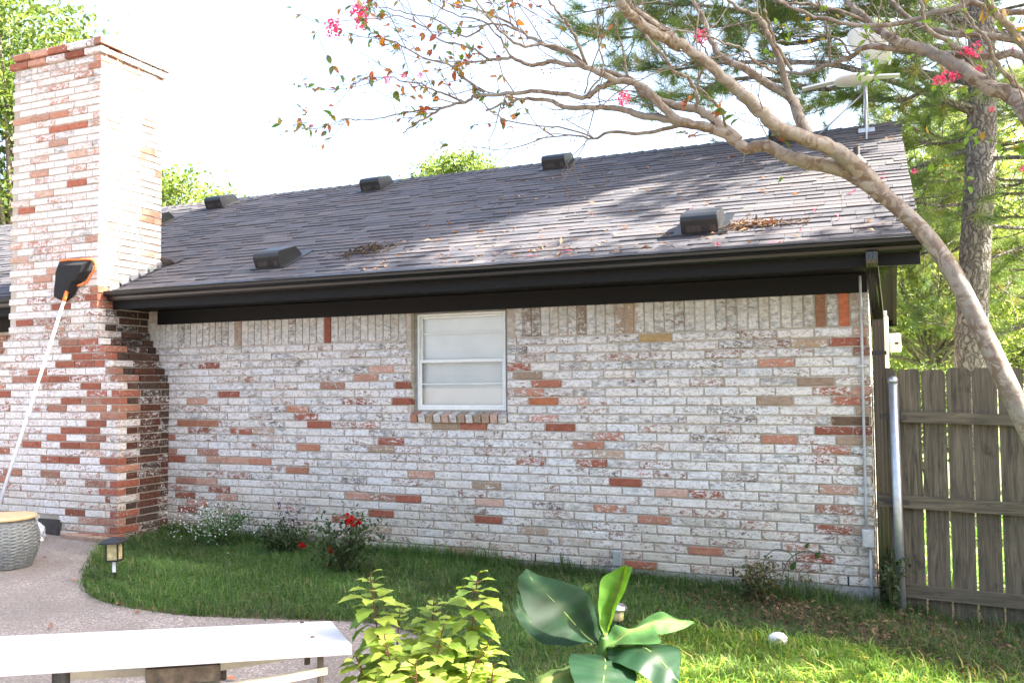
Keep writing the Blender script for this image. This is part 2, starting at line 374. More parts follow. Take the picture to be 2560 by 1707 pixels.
def pick_wall():
    r = random.random()
    if r < .50: p = random.uniform(.80, 1.0)
    elif r < .93: p = random.uniform(.66, .84)
    elif r < .992: p = random.uniform(.40, .6)
    else: p = random.uniform(.12, .4)
    base = random.choice(RED+SALMON+TAN) if r > .9 else random.choice([(.24,.13,.10),(.20,.15,.13),(.28,.15,.11),(.22,.17,.14),(.32,.17,.12),(.17,.14,.13)])
    g = random.uniform(0, .25) if random.random() < .68 else random.uniform(.3, .95)
    return base, p, g
def emit(parts, name, parent, m, limit, stuffname):
    """parts: list of (V,F,col,aux); nearest `limit` become their own objects"""
    parts.sort(key=lambda q: np.linalg.norm(np.mean(q[0], 0)-CP))
    for q in parts[:limit]:
        MB().add(*q).build(name, m, parent)
    if parts[limit:]:
        mb = MB()
        for q in parts[limit:]: mb.add(*q)
        o = mb.build(stuffname, m, parent); o['kind'] = 'stuff'
X_, Y_, Z_ = A(1, 0, 0), A(0, 1, 0), A(0, 0, 1)
# --- special bricks seen in the photo: display pixel -> (base, paint)
SPECIAL = [((927,865),RED[0],.1),((935,893),RED[2],.3),((935,917),RED[0],.08),((1267,918),(.55,.20,.10),.14),((755,973),RED[0],.18),((497,972),RED[3],.2),((415,972),RED[3],.12),
 ((1060,979),RED[1],.25),((1315,980),RED[2],.06),((722,1028),RED[3],.25),((610,1058),SALMON[3],.25),((550,1058),SALMON[0],.2),((415,1055),RED[0],.15),((722,955),RED[0],.5),((1455,1108),RED[0],.15),
 ((935,1143),RED[0],.22),((1133,1152),SALMON[2],.12),((885,1178),RED[0],.2),((1133,1192),RED[2],.08),((1640,1263),RED[3],.2),((1800,1010),SALMON[3],.35),((1487,1296),RED[1],.3),((1535,1194),SALMON[3],.4),
 ((1565,1135),SALMON[2],.35),((1540,773),(.45,.32,.16),.12),((1915,872),TAN[1],.15),((1125,1112),TAN[0],.4),((700,943),RED[3],.45),((858,864),SALMON[1],.35),((870,1010),RED[0],.42),((1245,1062),RED[1],.62),((1885,872),TAN[1],.2),((1955,1005),TAN[1],.25),((1955,967),(.14,.09,.06),.1),((1275,952),SALMON[3],.6),((830,920),RED[2],.6)]
SPEC = [(hit(*D2(*p), 1, 0), b, q) for p, b, q in SPECIAL]
SOLD = [(hit(*D2(x, y), 1, 0)[0], b, q) for (x, y), b, q in [((760,755),RED[0],.15),((1886,712),(.26,.13,.08),.25),((1931,710),(.52,.17,.09),.12),((1178,740),TAN[0],.2)]]
# --- wall body (mortar) with the window opening
WX0, WX1, WZ0, WZ1 = -3.93, -2.955, 1.262, 2.24
XL = -14.0
bm = MB(); yb0, yb1 = .011, .20
for lo, hi in (((XL, yb0, 0), (WX0, yb1, 2.36)), ((WX1, yb0, 0), (-.011, yb1, 2.36)), ((WX0, yb0, 0), (WX1, yb1, WZ0-.07)), ((WX0, yb0, WZ1), (WX1, yb1, 2.36))):
    bm.box(lo, hi)
bm.box((-.2, .2, 0), (-.011, 6.3, 2.36)); bm.box((XL, 6.1, 0), (-.2, 6.3, 2.36)); bm.box((XL, .2, 0), (XL+.2, 6.1, 2.36))
wall = bm.build('wall', M['mortar'], house)
MB().box((XL, -.012, -.6), (.012, 6.32, -.002)).build('foundation_slab', M['concrete'], house)
gm = MB(); gm.add([(-.03, -.05, 2.36), (-.03, 6.25, 2.36), (-.03, 3.1, 4.12), (-.15, -.05, 2.36), (-.15, 6.25, 2.36), (-.15, 3.1, 4.12)], [(0,1,2), (5,4,3), (0,2,5,3), (2,1,4,5), (1,0,3,4)])
gm.build('gable_wall', M['siding'], house)
parts = []
def add_brick(o, u, n, l, h, d, base, p, g, hue=None):
    V, F = brick_geo(o, u, n, Z_, l, h, d)
    k = random.uniform(.85, 1.15)
    parts.append((V, F, (base[0]*k, base[1]*k, base[2]*k, p), (g, random.random() if hue is None else hue, random.random(), 1)))
for k in range(26):
    z = k*H; sp = spans(-7.145, 0., (k % 2)*L/2+.07*math.sin(k*2.3)*.3)
    if z+H > WZ0-.07: sp = cutspans(sp, WX0, WX1)
    for a, b in sp:
        cx, cz = (a+b)/2, z+H/2; base, p, g = pick_wall()
        if cx > -.40 and random.random() < .30: base, p = random.choice(TAN+RED), random.uniform(.25, .6)
        if cx < -6.1 and z < 1.1 and random.random() < .18: base, p = random.choice(RED), random.uniform(.3, .7)
        if z < .35: p = min(p, random.uniform(.7, .95)) if p > .6 else p
        if z > 1.55 and random.random() < .3: g = random.uniform(.4, 1.)
        for P, sb, q in SPEC:
            if a <= P[0] <= b and z <= P[2] <= z+H: base, p, g = sb, q, 0
        dz = random.uniform(-.001, .001)
        add_brick(A(a, random.uniform(-.002, .001), z+JT/2+dz), X_, -Y_, b-a, H-JT, .1, base, p, g)
sw = .0835; x = -7.14
while x < -.01:
    l = min(sw-JT*.8, 0-x)
    if not (x+l > WX0 and x < WX1):
        base, p, g = random.choice(TAN+[(.22,.18,.15),(.26,.2,.16),(.19,.17,.15)]), random.uniform(.72, 1.), random.uniform(.5, 1.)  # grime raised so the colour also carries shade under the eave
        if random.random() < .06: p = random.uniform(.4, .6)
        for sx, sb, q in SOLD:
            if x-.005 <= sx < x+sw-.005: base, p, g = sb, q, .1
        add_brick(A(x, random.uniform(-.002, .001), 26*H+JT/2), X_, -Y_, l, .27, .1, base, p, g, random.uniform(.4, 1))
    x += sw
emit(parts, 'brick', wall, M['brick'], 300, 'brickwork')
parts = []                                                         # end wall and the stretch left of the chimney
for k in range(30):
    for a, b in spans(.112, 6.3, (k % 2)*L/2): add_brick(A(0, a, k*H+JT/2), Y_, X_, b-a, H-JT, .1, *pick_wall())
    for a, b in spans(-14., -8.45, (k % 2)*L/2):
        if k < 29: add_brick(A(a, 0, k*H+JT/2), X_, -Y_, b-a, H-JT, .1, random.choice(RED), random.uniform(.3, .9), 0)
emit(parts, 'brick', wall, M['brick'], 0, 'end_wall_brickwork')
for px, py in ((1127, 1372), (1339, 1392), (1833, 1427), (2121, 1452)):        # open weep joints in the lowest course
    p = hit(px, py, 1, 0)
    MB().box((p[0]-.006, -.0045, .006), (p[0]+.006, .02, .07)).build('weep_hole', M['dark'], wall)
# --- chimney
chim_z0 = .02
def xr(z): return -7.145 if z >= 2.10 else (-6.835 if z < 1.55 else -6.835-.31*(z-1.55)/.55)
def xl(z): return -15.575-xr(z)
YF = -.655; YBK = .172
cm = MB(); e = .012
cm.box((xl(0)+e, YF+e, -.3), (xr(0)-e, .0, 1.55))
lo, hi = (xl(0)+e, xr(0)-e), (xl(3)+e, xr(3)-e)
cm.add([(lo[0], YF+e, 1.55), (lo[1], YF+e, 1.55), (lo[1], 0, 1.55), (lo[0], 0, 1.55), (hi[0]+.02, YF+e, 2.10), (hi[1]-.02, YF+e, 2.10), (hi[1]-.02, 0, 2.10), (hi[0]+.02, 0, 2.10)],
       [(0,1,5,4), (1,2,6,5), (2,3,7,6), (3,0,4,7), (4,5,6,7)])
cm.box((xl(3)+e, YF+e, 2.10), (xr(3)-e, YBK-e, 5.07))
chim = cm.build('chimney', M['mortar'], house)
CHRED = [hit(*D2(*p), 1, YF) for p in [(180,293),(130,300),(60,485),(80,424),(160,428),(195,688),(65,748),(155,807),(165,832),(90,870),(150,1025),(165,1060),(120,1010),(200,880),(130,875),(60,1025)]]
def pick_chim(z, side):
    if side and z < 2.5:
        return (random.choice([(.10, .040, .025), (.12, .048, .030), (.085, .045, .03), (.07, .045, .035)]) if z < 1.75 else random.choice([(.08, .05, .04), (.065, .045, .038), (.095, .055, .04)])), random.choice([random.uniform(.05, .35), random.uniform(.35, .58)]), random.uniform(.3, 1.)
    if z > 2.5:
        r = random.random(); p = random.uniform(.86, 1.08) if r < .58 else (random.uniform(.58, .82) if r < .90 else random.uniform(.1, .35))
        return random.choice(SALMON), p, (0 if random.random() < .93 else .9)
    r = random.random(); p = random.uniform(.84, 1.05) if r < .62 else (random.uniform(.6, .82) if r < .92 else random.uniform(.05, .35))
    return random.choice(RED), p, 0
parts = []
for k in range(68):
    z = chim_z0+k*H; cap = k >= 66; ex = (.055 if k == 67 else .03) if cap else 0.
    a0, a1, yf, yk = xl(z)-ex, xr(z)+ex, YF-ex, (YBK+ex if z > 2.2 else -.002)
    odd = k % 2; fx1 = a1-(.11 if odd else 0); fx0 = a0+(.11 if odd else 0)
    for a, b in spans(fx0, fx1, odd*L/2+.11*odd):
        if -7.94 < (a+b)/2 < -7.59 and .02 < z < .20: continue
        base, p, g = pick_chim(z, False)
        if z < 2.0 and b > a1-.36 and random.random() < .5: base, p = random.choice(RED), random.uniform(.1, .5)
        for P in CHRED:
            if a <= P[0] <= b and z <= P[2] <= z+H: base, p = random.choice(RED[:3] if z < 3 else [(.45,.16,.10)]), .12
        if k >= 66: base, p = random.choice(RED[1:]+SALMON[:2]), random.choice([.15, .3, .8])
        if k in (64, 65): g = random.uniform(.2, 1.)
        add_brick(A(a, yf+random.uniform(-.002, .002), z+JT/2), X_, -Y_, b-a, H-JT, .1, base, p, g)
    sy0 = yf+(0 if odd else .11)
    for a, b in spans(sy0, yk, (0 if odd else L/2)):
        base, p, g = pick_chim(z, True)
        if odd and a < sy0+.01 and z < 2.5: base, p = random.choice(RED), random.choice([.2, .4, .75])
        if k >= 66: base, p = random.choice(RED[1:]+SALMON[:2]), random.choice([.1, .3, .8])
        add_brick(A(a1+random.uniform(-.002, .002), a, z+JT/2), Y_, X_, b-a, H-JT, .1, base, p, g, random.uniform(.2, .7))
    if z > 2.2:
        for a, b in spans(a0, a1, odd*L/2): add_brick(A(b, yk, z+JT/2), -X_, Y_, b-a, H-JT, .1, *pick_chim(z, False))
        for a, b in spans(yf+.11, yk, odd*L/2): add_brick(A(a0, b, z+JT/2), -Y_, -X_, b-a, H-JT, .1, *pick_chim(z, False))
emit(parts, 'brick', chim, M['brick'], 300, 'brickwork')
MB().box((xl(3)-.03, YF-.03, 5.088), (xr(3)+.03, YBK+.03, 5.10)).build('chimney_crown', M['concrete'], chim)
d_ = MB().box((-7.925, YF-.004, .035), (-7.61, YF+.05, .20)); d_.box((-7.90, YF-.012, .05), (-7.635, YF-.0045, .185))
d_.build('ash_door', M['iron'], chim)
fb = MB().add(*brick_geo(A(-7.5, YF-.10, .02), X_, -Y_, Z_, .34, .06, .1), (.36, .26, .20, .2), (.6, .8, .3, 1)); fb.build('footing_brick', M['brick'], chim)
fb = MB().add(*brick_geo(A(-7.12, YF-.11, .015), X_, -Y_, Z_, .27, .06, .1), (.36, .26, .20, .2), (.6, .8, .6, 1)); fb.build('footing_brick', M['brick'], chim)
# --- roof
PM = .5; RY, XR = 3.1, .33
def pz(y): return 2.48+PM*(y+.56)
E2 = A(0, 1, PM)/math.hypot(1, PM); NN = A(0, -PM, 1)/math.hypot(1, PM); E0 = A(0, -.565, pz(-.565))
sec = [(-.49, pz(-.49)-.02), (RY, pz(RY)-.02), (6.69, pz(-.49)-.02), (6.69, pz(-.49)-.10), (RY, pz(RY)-.10), (-.47, pz(-.47)-.10)]
bm = MB()
n = len(sec); V = [(x, y, z) for x in (XL, XR-.02) for y, z in sec]
bm.add(V, [(i, (i+1) % n, n+(i+1) % n, n+i) for i in range(n)]+[(0,1,4,5)[::-1], (1,2,3,4)[::-1], (n, n+1, n+4, n+5), (n+1, n+2, n+3, n+4)], (.06, .055, .05))
roof = bm.build('roof', M['shingle'], house)
rb = MB(); rs = [(-.49, pz(-.49)-.012), (RY, pz(RY)-.012), (6.69, pz(-.49)-.012), (6.69, pz(-.49)-.17), (RY, pz(RY)-.17), (-.47, pz(-.47)-.17)]
V = [(x, y, z) for x in (XR-.045, XR+.006) for y, z in rs]
rb.add(V, [(i, (i+1) % n, n+(i+1) % n, n+i) for i in range(n)]+[(0,1,4,5)[::-1], (1,2,3,4)[::-1], (n, n+1, n+4, n+5), (n+1, n+2, n+3, n+4)])
rb.build('rake_board', M['siding'], roof)
parts = []; EXP = .116; nc = int((RY+.565)*math.hypot(1, PM)/EXP)+1
SH = [(.046,.047,.056), (.055,.054,.061), (.040,.041,.051), (.066,.062,.066), (.050,.050,.058), (.034,.036,.044), (.060,.053,.057)]
for i in range(nc):
    s0 = i*EXP; s1 = min(s0+EXP+.03, (RY+.565)*math.hypot(1, PM)-.005); x = -14.0+random.uniform(0, .3); lastc = None
    while x < XR+.02:
        wd = random.choice([.13, .18, .22, .28, .34, .40]); b = min(x+wd, XR+.02+random.uniform(-.004, .004))
        cy = (E0+E2*s0)[1]
        if b-x > .02 and not (b > -8.45 and x < -7.13 and cy < .16 and not (x < -8.45 or b > -7.13)):
            xa, xb = x, b
            if cy < .16:
                if x < -7.14 < b: xa = -7.14
                if x < -8.43 < b: xb = -8.43
            if xb-xa > .015:
                t0 = random.choice([.006, .007, .012, .014])+random.uniform(-.001, .0015); sl0 = s0+random.uniform(-.004, .004); t1 = .002; g = .0015
                q = [E0+X_*xa_+E2*s_+NN*h_ for xa_, s_, h_ in ((xa+g, sl0, 0), (xb-g, sl0, 0), (xb-g, s1, -.004), (xa+g, s1, -.004), (xa+g, sl0, t0), (xb-g, sl0, t0), (xb-g, s1, t1), (xa+g, s1, t1))]
                c = random.choice(SH); k = random.uniform(.85, 1.12)
                parts.append((q, [(4,5,6,7), (0,1,5,4), (1,2,6,5), (3,0,4,7)], (c[0]*k, c[1]*k, c[2]*k, 1), None))
        x = b
emit(parts, 'shingle', roof, M['shingle'], 300, 'shingle_field')
x = -14.0; nrc = 0; LE = math.hypot(1, PM)
rcs = []
while x < XR:
    ee = min(x+.16, XR+.02); top = pz(RY); th0, th1 = .004, .014+random.uniform(0, .005)
    wl = .13
    V = []
    for xx, th in ((x, th0), (ee+.012, th1)):
        V += [(xx, RY-wl, top-wl*PM+th), (xx, RY, top+th+.004), (xx, RY+wl, top-wl*PM+th), (xx, RY-wl, top-wl*PM-.002), (xx, RY+wl, top-wl*PM-.002)]
    c = random.choice(SH); rcs.append((V, [(0,5,6,1), (1,6,7,2), (0,3,8,5), (2,7,9,4), (5,8,9,7,6)], (*c, 1), None)); x += .16
for q in rcs: MB().add(*q).build('ridge_cap', M['shingle'], roof)
def roof_pt(x, y, h=0): return A(x, y, pz(y))+NN*h
def box_vent(x0, y0, wd=.295, first=[None]):
    if first[0] is None:
        prof = [(0, 0), (0, .125), (.02, .150), (.06, .163), (.30, .125), (.34, .10), (.40, 0)]; vb = MB(); m = len(prof)
        V = [X_*xx+E2*s_+NN*h_ for xx in (0, wd) for s_, h_ in prof]
        vb.add(V, [(i, (i+1) % m, m+(i+1) % m, m+i) for i in range(m)]+[tuple(range(m))[::-1], tuple(range(m, 2*m))])
        fl = [X_*xx+E2*s_+NN*h_ for h_ in (.010, .016) for xx, s_ in ((-.07, -.02), (wd+.07, -.02), (wd+.07, .5), (-.07, .5))]
        vb.add(fl, [(4,5,6,7), (0,1,5,4), (1,2,6,5), (2,3,7,6), (3,0,4,7)])
        for a, b in ((.05, .075), (.09, .115), (.13, .155), (.24, .275)):
            q = [X_*xx+E2*s_+NN*h_ for s_ in (-.003, .01) for xx, h_ in ((a, .03), (b, .03), (b, .07), (a, .07))]
            vb.add(q, [(0,1,2,3), (0,1,5,4), (1,2,6,5), (2,3,7,6), (3,0,4,7)])
        o = vb.build('roof_vent', M['vent'], roof); first[0] = o
        o.data.materials.append(M['iron']); k = len(o.data.polygons)
        for p in o.data.polygons[k-20:]: p.material_index = 1
        bv = o.modifiers.new('bevel', 'BEVEL'); bv.width = .008; bv.segments = 2
    else:
        o = first[0].copy(); C.objects.link(o)
    o.location = roof_pt(x0, y0, .004); return o
for vx, vy in ((-1.37, -.12), (-5.57, -.17), (-8.76, 2.62), (-6.15, 2.62), (-3.62, 2.70), (-.97, 2.70), (-9.32, 1.95)): box_vent(vx, vy)
pp = roof_pt(-.07, 1.64); pv = MB().tube([pp-.05*Z_, pp+.14*Z_], .03, 14); pv.lathe([(.11, .0), (.06, .05), (.032, .09)], tuple(pp-.03*Z_), 16); pv.build('plumbing_vent', M['iron'], roof)
# step flashing where the roof meets the chimney
for i in range(6):
    y = -.52+i*.125; z = pz(y); hh = .075
    q = [(-7.135, y, z-.02), (-7.135, y+.15, z+.05), (-7.135, y+.15, z+.05+hh*.8), (-7.135, y, z+hh), (-7.06, y, z+.018), (-7.06, y+.15, z+.09)]
    MB().add(q, [(0,1,2,3), (0,4,5,1)]).build('step_flashing', M['galv'], roof)
q = [A(-7.20, .18, pz(.18)+.012), A(-6.97, .20, pz(.20)+.02), A(-6.95, .34, pz(.34)+.03), A(-7.2, .36, pz(.36)+.03), A(-7.19, .18, pz(.18)+.10), A(-7.02, .17, pz(.17)+.08)]
MB().add(q, [(0,1,2,3), (0,1,5,4)]).build('cricket_flashing', M['iron'], roof)
# --- eaves
def slab(name, lo, hi, m, parent=house, bev=0): 
    o = MB().box(lo, hi).build(name, m, parent)
    if bev: b = o.modifiers.new('bevel', 'BEVEL'); b.width = bev; b.segments = 2
    return o
GX0, GX1 = -7.13, .345
slab('fascia_board', (GX0, -.48, 2.325), (GX1-.004, -.45, 2.475), M['black_wood'], bev=.003)
slab('soffit', (GX0, -.449, 2.338), (-.0, -.004, 2.352), M['black_wood'])
slab('frieze_board', (-6.99, -.028, 2.192), (-.002, .0, 2.337), M['black_wood'], bev=.003)
slab('frieze_board', (-14, -.028, 2.192), (-8.44, .0, 2.337), M['black_wood'])
slab('fascia_board', (-14, -.48, 2.325), (-8.45, -.45, 2.475), M['black_wood'])
slab('soffit', (-14, -.449, 2.338), (-8.45, -.004, 2.352), M['black_wood'])
slab('fascia_board', (XL, 6.69, 2.325), (GX1-.004, 6.72, 2.49), M['black_wood'])
go = [(-.482, 2.497), (-.482, 2.412), (-.535, 2.408), (-.548, 2.425), (-.556, 2.447), (-.585, 2.458), (-.598, 2.472), (-.600, 2.492), (-.607, 2.500), (-.596, 2.503)]
gi = [(-.596, 2.497), (-.592, 2.472), (-.580, 2.463), (-.551, 2.452), (-.543, 2.428), (-.533, 2.413), (-.487, 2.416), (-.487, 2.497)]
gut = MB().extrude_x(go+gi, GX0, GX1).build('gutter', M['black_metal'], house)
MB().extrude_x([(-.604, 2.5045), (-.604, 2.5085), (-.515, 2.531), (-.515, 2.527)], GX0+.05, GX1-.01).build('gutter_guard', M['black_metal'], gut)
for a, b in ((GX0-.003, GX0+.004), (GX1-.002, GX1+.005)): MB().extrude_x(go[:8]+[(-.6, 2.5)], a, b).build('gutter_end_cap', M['black_metal'], gut)
MB().extrude_x(go+gi, -14, -8.45).build('gutter', M['black_metal'], house)
# --- downspout: corrugated, bends back to the end wall
path = spline([(.035, -.545, 2.415), (.035, -.54, 2.33), (.042, -.42, 2.25), (.055, -.16, 2.13), (.062, -.035, 2.03), (.064, .0, 1.88), (.064, .02, 1.2), (.064, .02, -.12)], 5)
db = MB(); an = np.linspace(0, 2*math.pi, 24, endpoint=False); V = []
T = np.gradient(path, axis=0); T /= np.linalg.norm(T, axis=1)[:, None]
for i, p in enumerate(path):
    sd = np.cross(T[i], X_); sd /= np.linalg.norm(sd)
    for k, a in enumerate(an):
        c, s_ = math.cos(a), math.sin(a); rr = .043/max(abs(c), abs(s_))**.75*(1+.05*(k % 2)); V.append(p+X_*c*rr*.92+sd*s_*rr*.8)
m_ = len(an); F = [(i*m_+j, i*m_+(j+1) % m_, (i+1)*m_+(j+1) % m_, (i+1)*m_+j) for i in range(len(path)-1) for j in range(m_)]
ds = db.add(V, F+[tuple(range(m_))[::-1]]).build('downspout', M['bronze'], house)
for zz in (1.72,): MB().box((.012, -.04, zz), (.116, .085, zz+.03)).build('downspout_strap', M['black_metal'], ds)
# --- conduit and junction box on the wall
cp = [hit(2150, 690, 1, -.022), hit(2153, 800, 1, -.022), hit(2160, 1080, 1, -.022), hit(2166, 1318, 1, -.022)]
for c in cp: c[0] = min(c[0], -.04)
cd = MB().tube(spline(cp, 4), .0115, 10).build('conduit', M['conduit'], house, True)
jb = hit(2170, 1345, 1, -.045)
j = MB().box((jb[0]-.042, -.075, jb[2]-.065), (jb[0]+.042, -.004, jb[2]+.065)).build('junction_box', M['conduit'], cd); b = j.modifiers.new('bevel', 'BEVEL'); b.width = .006; b.segments = 2
j = MB().box((jb[0]-.032, -.082, jb[2]-.055), (jb[0]+.032, -.0752, jb[2]+.05)).build('cover_plate', M['conduit'], cd)
MB().tube([(jb[0]+.012, -.022, jb[2]-.06), (jb[0]+.018, -.022, zg(0)-.05)], .0115, 10).build('conduit', M['conduit'], house, True)
c_ = hit(2155, 915, 1, -.02); MB().box((c_[0]-.035, -.035, c_[2]-.006), (c_[0]+.035, -.004, c_[2]+.008)).build('conduit_clamp', M['galv'], cd)
# --- electric service on the sunlit end wall
def end_box(name, px0, px1, py0, py1, y, m, dx=.02, parent=house):
    a, b = hit(px0, py1, 1, y), hit(px1, py0, 1, y)
    o = MB().box((max(a[0], .004), y, a[2]), (b[0], y+.14, b[2])).build(name, m, parent); q = o.modifiers.new('bevel', 'BEVEL'); q.width = .008; q.segments = 2; return o
svc = end_box('service_duct', 2193, 2220, 790, 990, 1.7, M['beige'])
end_box('duct_cap', 2195, 2217, 776, 789, 1.69, M['galv'], parent=svc)
end_box('meter_box', 2221, 2252, 833, 880, 1.72, M['beige'], parent=svc)
mb_ = hit(2240, 858, 1, 1.71); MB().box((mb_[0]-.01, 1.708, mb_[2]-.008), (mb_[0]+.018, 1.718, mb_[2]+.01)).build('meter_window', M['dark'], svc)
# --- window
win = MB().box((WX0+.001, .075, WZ0), (WX0+.040, .16, WZ1-.02)); win.box((WX1-.040, .075, WZ0), (WX1-.001, .16, WZ1-.02)); win.box((WX0+.04, .075, WZ1-.055), (WX1-.04, .16, WZ1-.02)); win.box((WX0+.04, .07, WZ0), (WX1-.04, .16, WZ0+.035))
win = win.build('window', M['trim'], house)
MB().box((WX0, -.004, WZ1-.045), (WX1, .11, WZ1+.0)).build('window_head', M['trim'], win)
def ring(name, x0, x1, z0, z1, y0, y1, wd, wt, wb):
    r_ = MB().box((x0, y0, z0), (x0+wd, y1, z1)); r_.box((x1-wd, y0, z0), (x1, y1, z1)); r_.box((x0+wd, y0+.001, z1-wt), (x1-wd, y1, z1)); r_.box((x0+wd, y0+.001, z0), (x1-wd, y1, z0+wb))
    o = r_.build(name, M['alu'], win); b = o.modifiers.new('bevel', 'BEVEL'); b.width = .003; b.segments = 2; return o
fx0, fx1, fz0, fz1 = WX0+.041, WX1-.041, WZ0+.036, WZ1-.056
ring('window_frame', fx0, fx1, fz0, fz1, .062, .125, .018, .022, .022)
zm = fz0+.435
ring('upper_sash', fx0+.0185, fx1-.0185, zm, fz1-.0225, .092, .118, .018, .020, .030)
ring('lower_sash', fx0+.0185, fx1-.0185, fz0+.0225, zm+.028, .070, .0915, .020, .030, .024)
MB().box((fx0+.037, .100, zm+.029), (fx1-.037, .104, fz1-.042)).build('pane', M['glass'], win)
MB().box((fx0+.039, .078, fz0+.047), (fx1-.039, .082, zm-.001)).build('pane', M['glass'], win)
MB().box((fx0+.04, .094, fz1-.185), (fx1-.04, .099, fz1-.176)).build('muntin', M['alu'], win)
MB().box((fx0+.04, .072, fz0+.235), (fx1-.04, .077, fz0+.243)).build('muntin', M['alu'], win)
sb = MB(); z = fz0
while z < fz1-.01:
    sb.add([(fx0-.01, .139, z), (fx1+.01, .139, z), (fx1+.01, .132, z+.0225), (fx0-.01, .132, z+.0225)], [(0,1,2,3)]); z += .0205
o = sb.build('blind', M['blind'], win); o['kind'] = 'stuff'
MB().box((fx0-.03, .30, fz0-.05), (fx1+.03, .32, fz1+.06)).build('room_shade', M['dark'], win)
parts = []; x = WX0+.02
for i in range(12):
    l = (WX1-WX0-.01)/12; tl = math.radians(14); u = X_; n_ = A(0, -math.cos(tl), -math.sin(tl)); wv = A(0, -math.sin(tl), math.cos(tl))
    V, F = brick_geo(A(WX0+.012+i*l, -.022, WZ0-.078), u, n_, wv, l-JT, .073, .12)
    c = random.choice(SALMON+TAN); MB().add(V, F, (*c, random.choice([.2, .35, .8])), (.6, .9, random.random(), 1)).build('sill_brick', M['brick'], win)
# ================================================================== THE FENCE
fence = thing('picket_fence', 'weathered wooden dog-ear fence beside the brick corner', 'fence', (.03, 0, zg(0)))
x = .018; i = 0
while x < 3.3:
    wd = .153+random.uniform(-.003, .003); top = 1.622-.02*x+random.uniform(-.011, .009); bt = -.24-.01*x; lean = random.uniform(-.0012, .0022)
    y0 = .0015+random.uniform(0, .004); ear = .02+random.uniform(0, .008)
    P = [(x, bt), (x+wd-.004, bt), (x+wd+lean, top-ear), (x+wd-ear, top), (x+ear, top), (x, top-ear)]; k = len(P)
    V = [(a, y, z) for y in (y0, y0+.017) for a, z in P]
    o = MB().add(V, [tuple(range(k)), tuple(range(k, 2*k))[::-1]]+[(j, k+j, k+(j+1) % k, (j+1) % k) for j in range(k)]).build('picket', M['fence'])
    sit(o, fence); o.color = (0, random.random(), 0, 1); x += .1635; i += 1
for z0, z1, xa in ((1.222, 1.303, .20), (.598, .687, .03), (-.043, .050, .18)):
    for a, b in ((xa, 1.62), (1.624, 3.4)):
        V = [(xx, y, z-.028*(xx-.28)) for xx in (a, b) for y, z in ((-.040, z0), (-.040, z1), (-.0005, z1), (-.0005, z0))]
        o = MB().add(V, [(0,1,2,3)[::-1], (4,5,6,7), (0,4,5,1)[::-1], (1,5,6,2)[::-1], (2,6,7,3)[::-1], (3,7,4,0)[::-1]]).build('rail', M['fence']); sit(o, fence); o.color = (1, random.random(), 0, 1)
def fpost(x, lean=.012):
    pb = MB().tube([(x+lean, -.078, -.4), (x, -.078, 1.525)], .033, 18); o = pb.build('post', M['galv'], None, True); sit(o, fence)
    c = MB().lathe([(.036, 0), (.036, .02), (.030, .038), (.016, .047), (.0, .049)], (x, -.078, 1.512), 18).build('post_cap', M['galv'], o, True)
    for zz in (1.262, .645):
        c = MB().box((x-.085, -.047, zz-.016), (x+.085, -.041, zz+.016)).build('rail_bracket', M['iron'], o)
fpost(.152); fpost(2.55)
for i in range(3):
    o = MB().box((.004, -.01+i*.001, -.1), (.014, .004, 1.5)).build('filler_strip', M['fence']); sit(o, fence); break
# ================================================================== VEGETATION HELPERS
def grass_blades(name, xy, hgt, wid, cols, m, lean=.5, seed=1):
    r = np.random.default_rng(seed); n = len(xy); z0 = np.array([zg(x) for x in xy[:, 0]])
    az = r.uniform(0, 2*math.pi, n); d = np.stack([np.cos(az), np.sin(az), np.zeros(n)], 1); sd = np.stack([-np.sin(az), np.cos(az), np.zeros(n)], 1)
    h = hgt*r.uniform(.55, 1.25, n); ln = h*lean*r.uniform(.2, 1.6, n); wd = wid*r.uniform(.7, 1.3, n)
    b = np.column_stack([xy, z0-.003]); up = np.array([0, 0, 1.])
    md = b+d*(ln*.3)[:, None]+up*(h*.6)[:, None]; tp = b+d*ln[:, None]+up*(h*np.clip(1-.25*ln/h, .4, 1))[:, None]
    V = np.stack([b-sd*wd[:, None]*.5, b+sd*wd[:, None]*.5, md+sd*wd[:, None]*.42, md-sd*wd[:, None]*.42, tp], 1).reshape(-1, 3)
    i = np.arange(n)[:, None]*5
    F = np.concatenate([i+[0, 1, 2], i+[0, 2, 3], i+[3, 2, 4]], 0)
    c = np.repeat(cols, 5, 0)
    return np_obj(name, V, F, m, None, c)
def kite_leaves(P, dirs, nrm, ln, wd, fold=.25):
    """folded 4-triangle leaves: base, two sides, tip, mid"""
    n = len(P); dirs = dirs/np.linalg.norm(dirs, axis=1)[:, None]; sd = np.cross(dirs, nrm); sd /= np.linalg.norm(sd, axis=1)[:, None]+1e-9; up = np.cross(sd, dirs)
    ln = ln[:, None]; wd = wd[:, None]
    V = np.stack([P, P+dirs*ln*.45+sd*wd*.5+up*wd*fold, P+dirs*ln, P+dirs*ln*.45-sd*wd*.5+up*wd*fold], 1).reshape(-1, 3)
    i = np.arange(n)[:, None]*4
    return V, np.concatenate([i+[0, 1, 2], i+[0, 2, 3]], 0)
def rand_dirs(n, r): v = r.normal(size=(n, 3)); return v/np.linalg.norm(v, axis=1)[:, None]
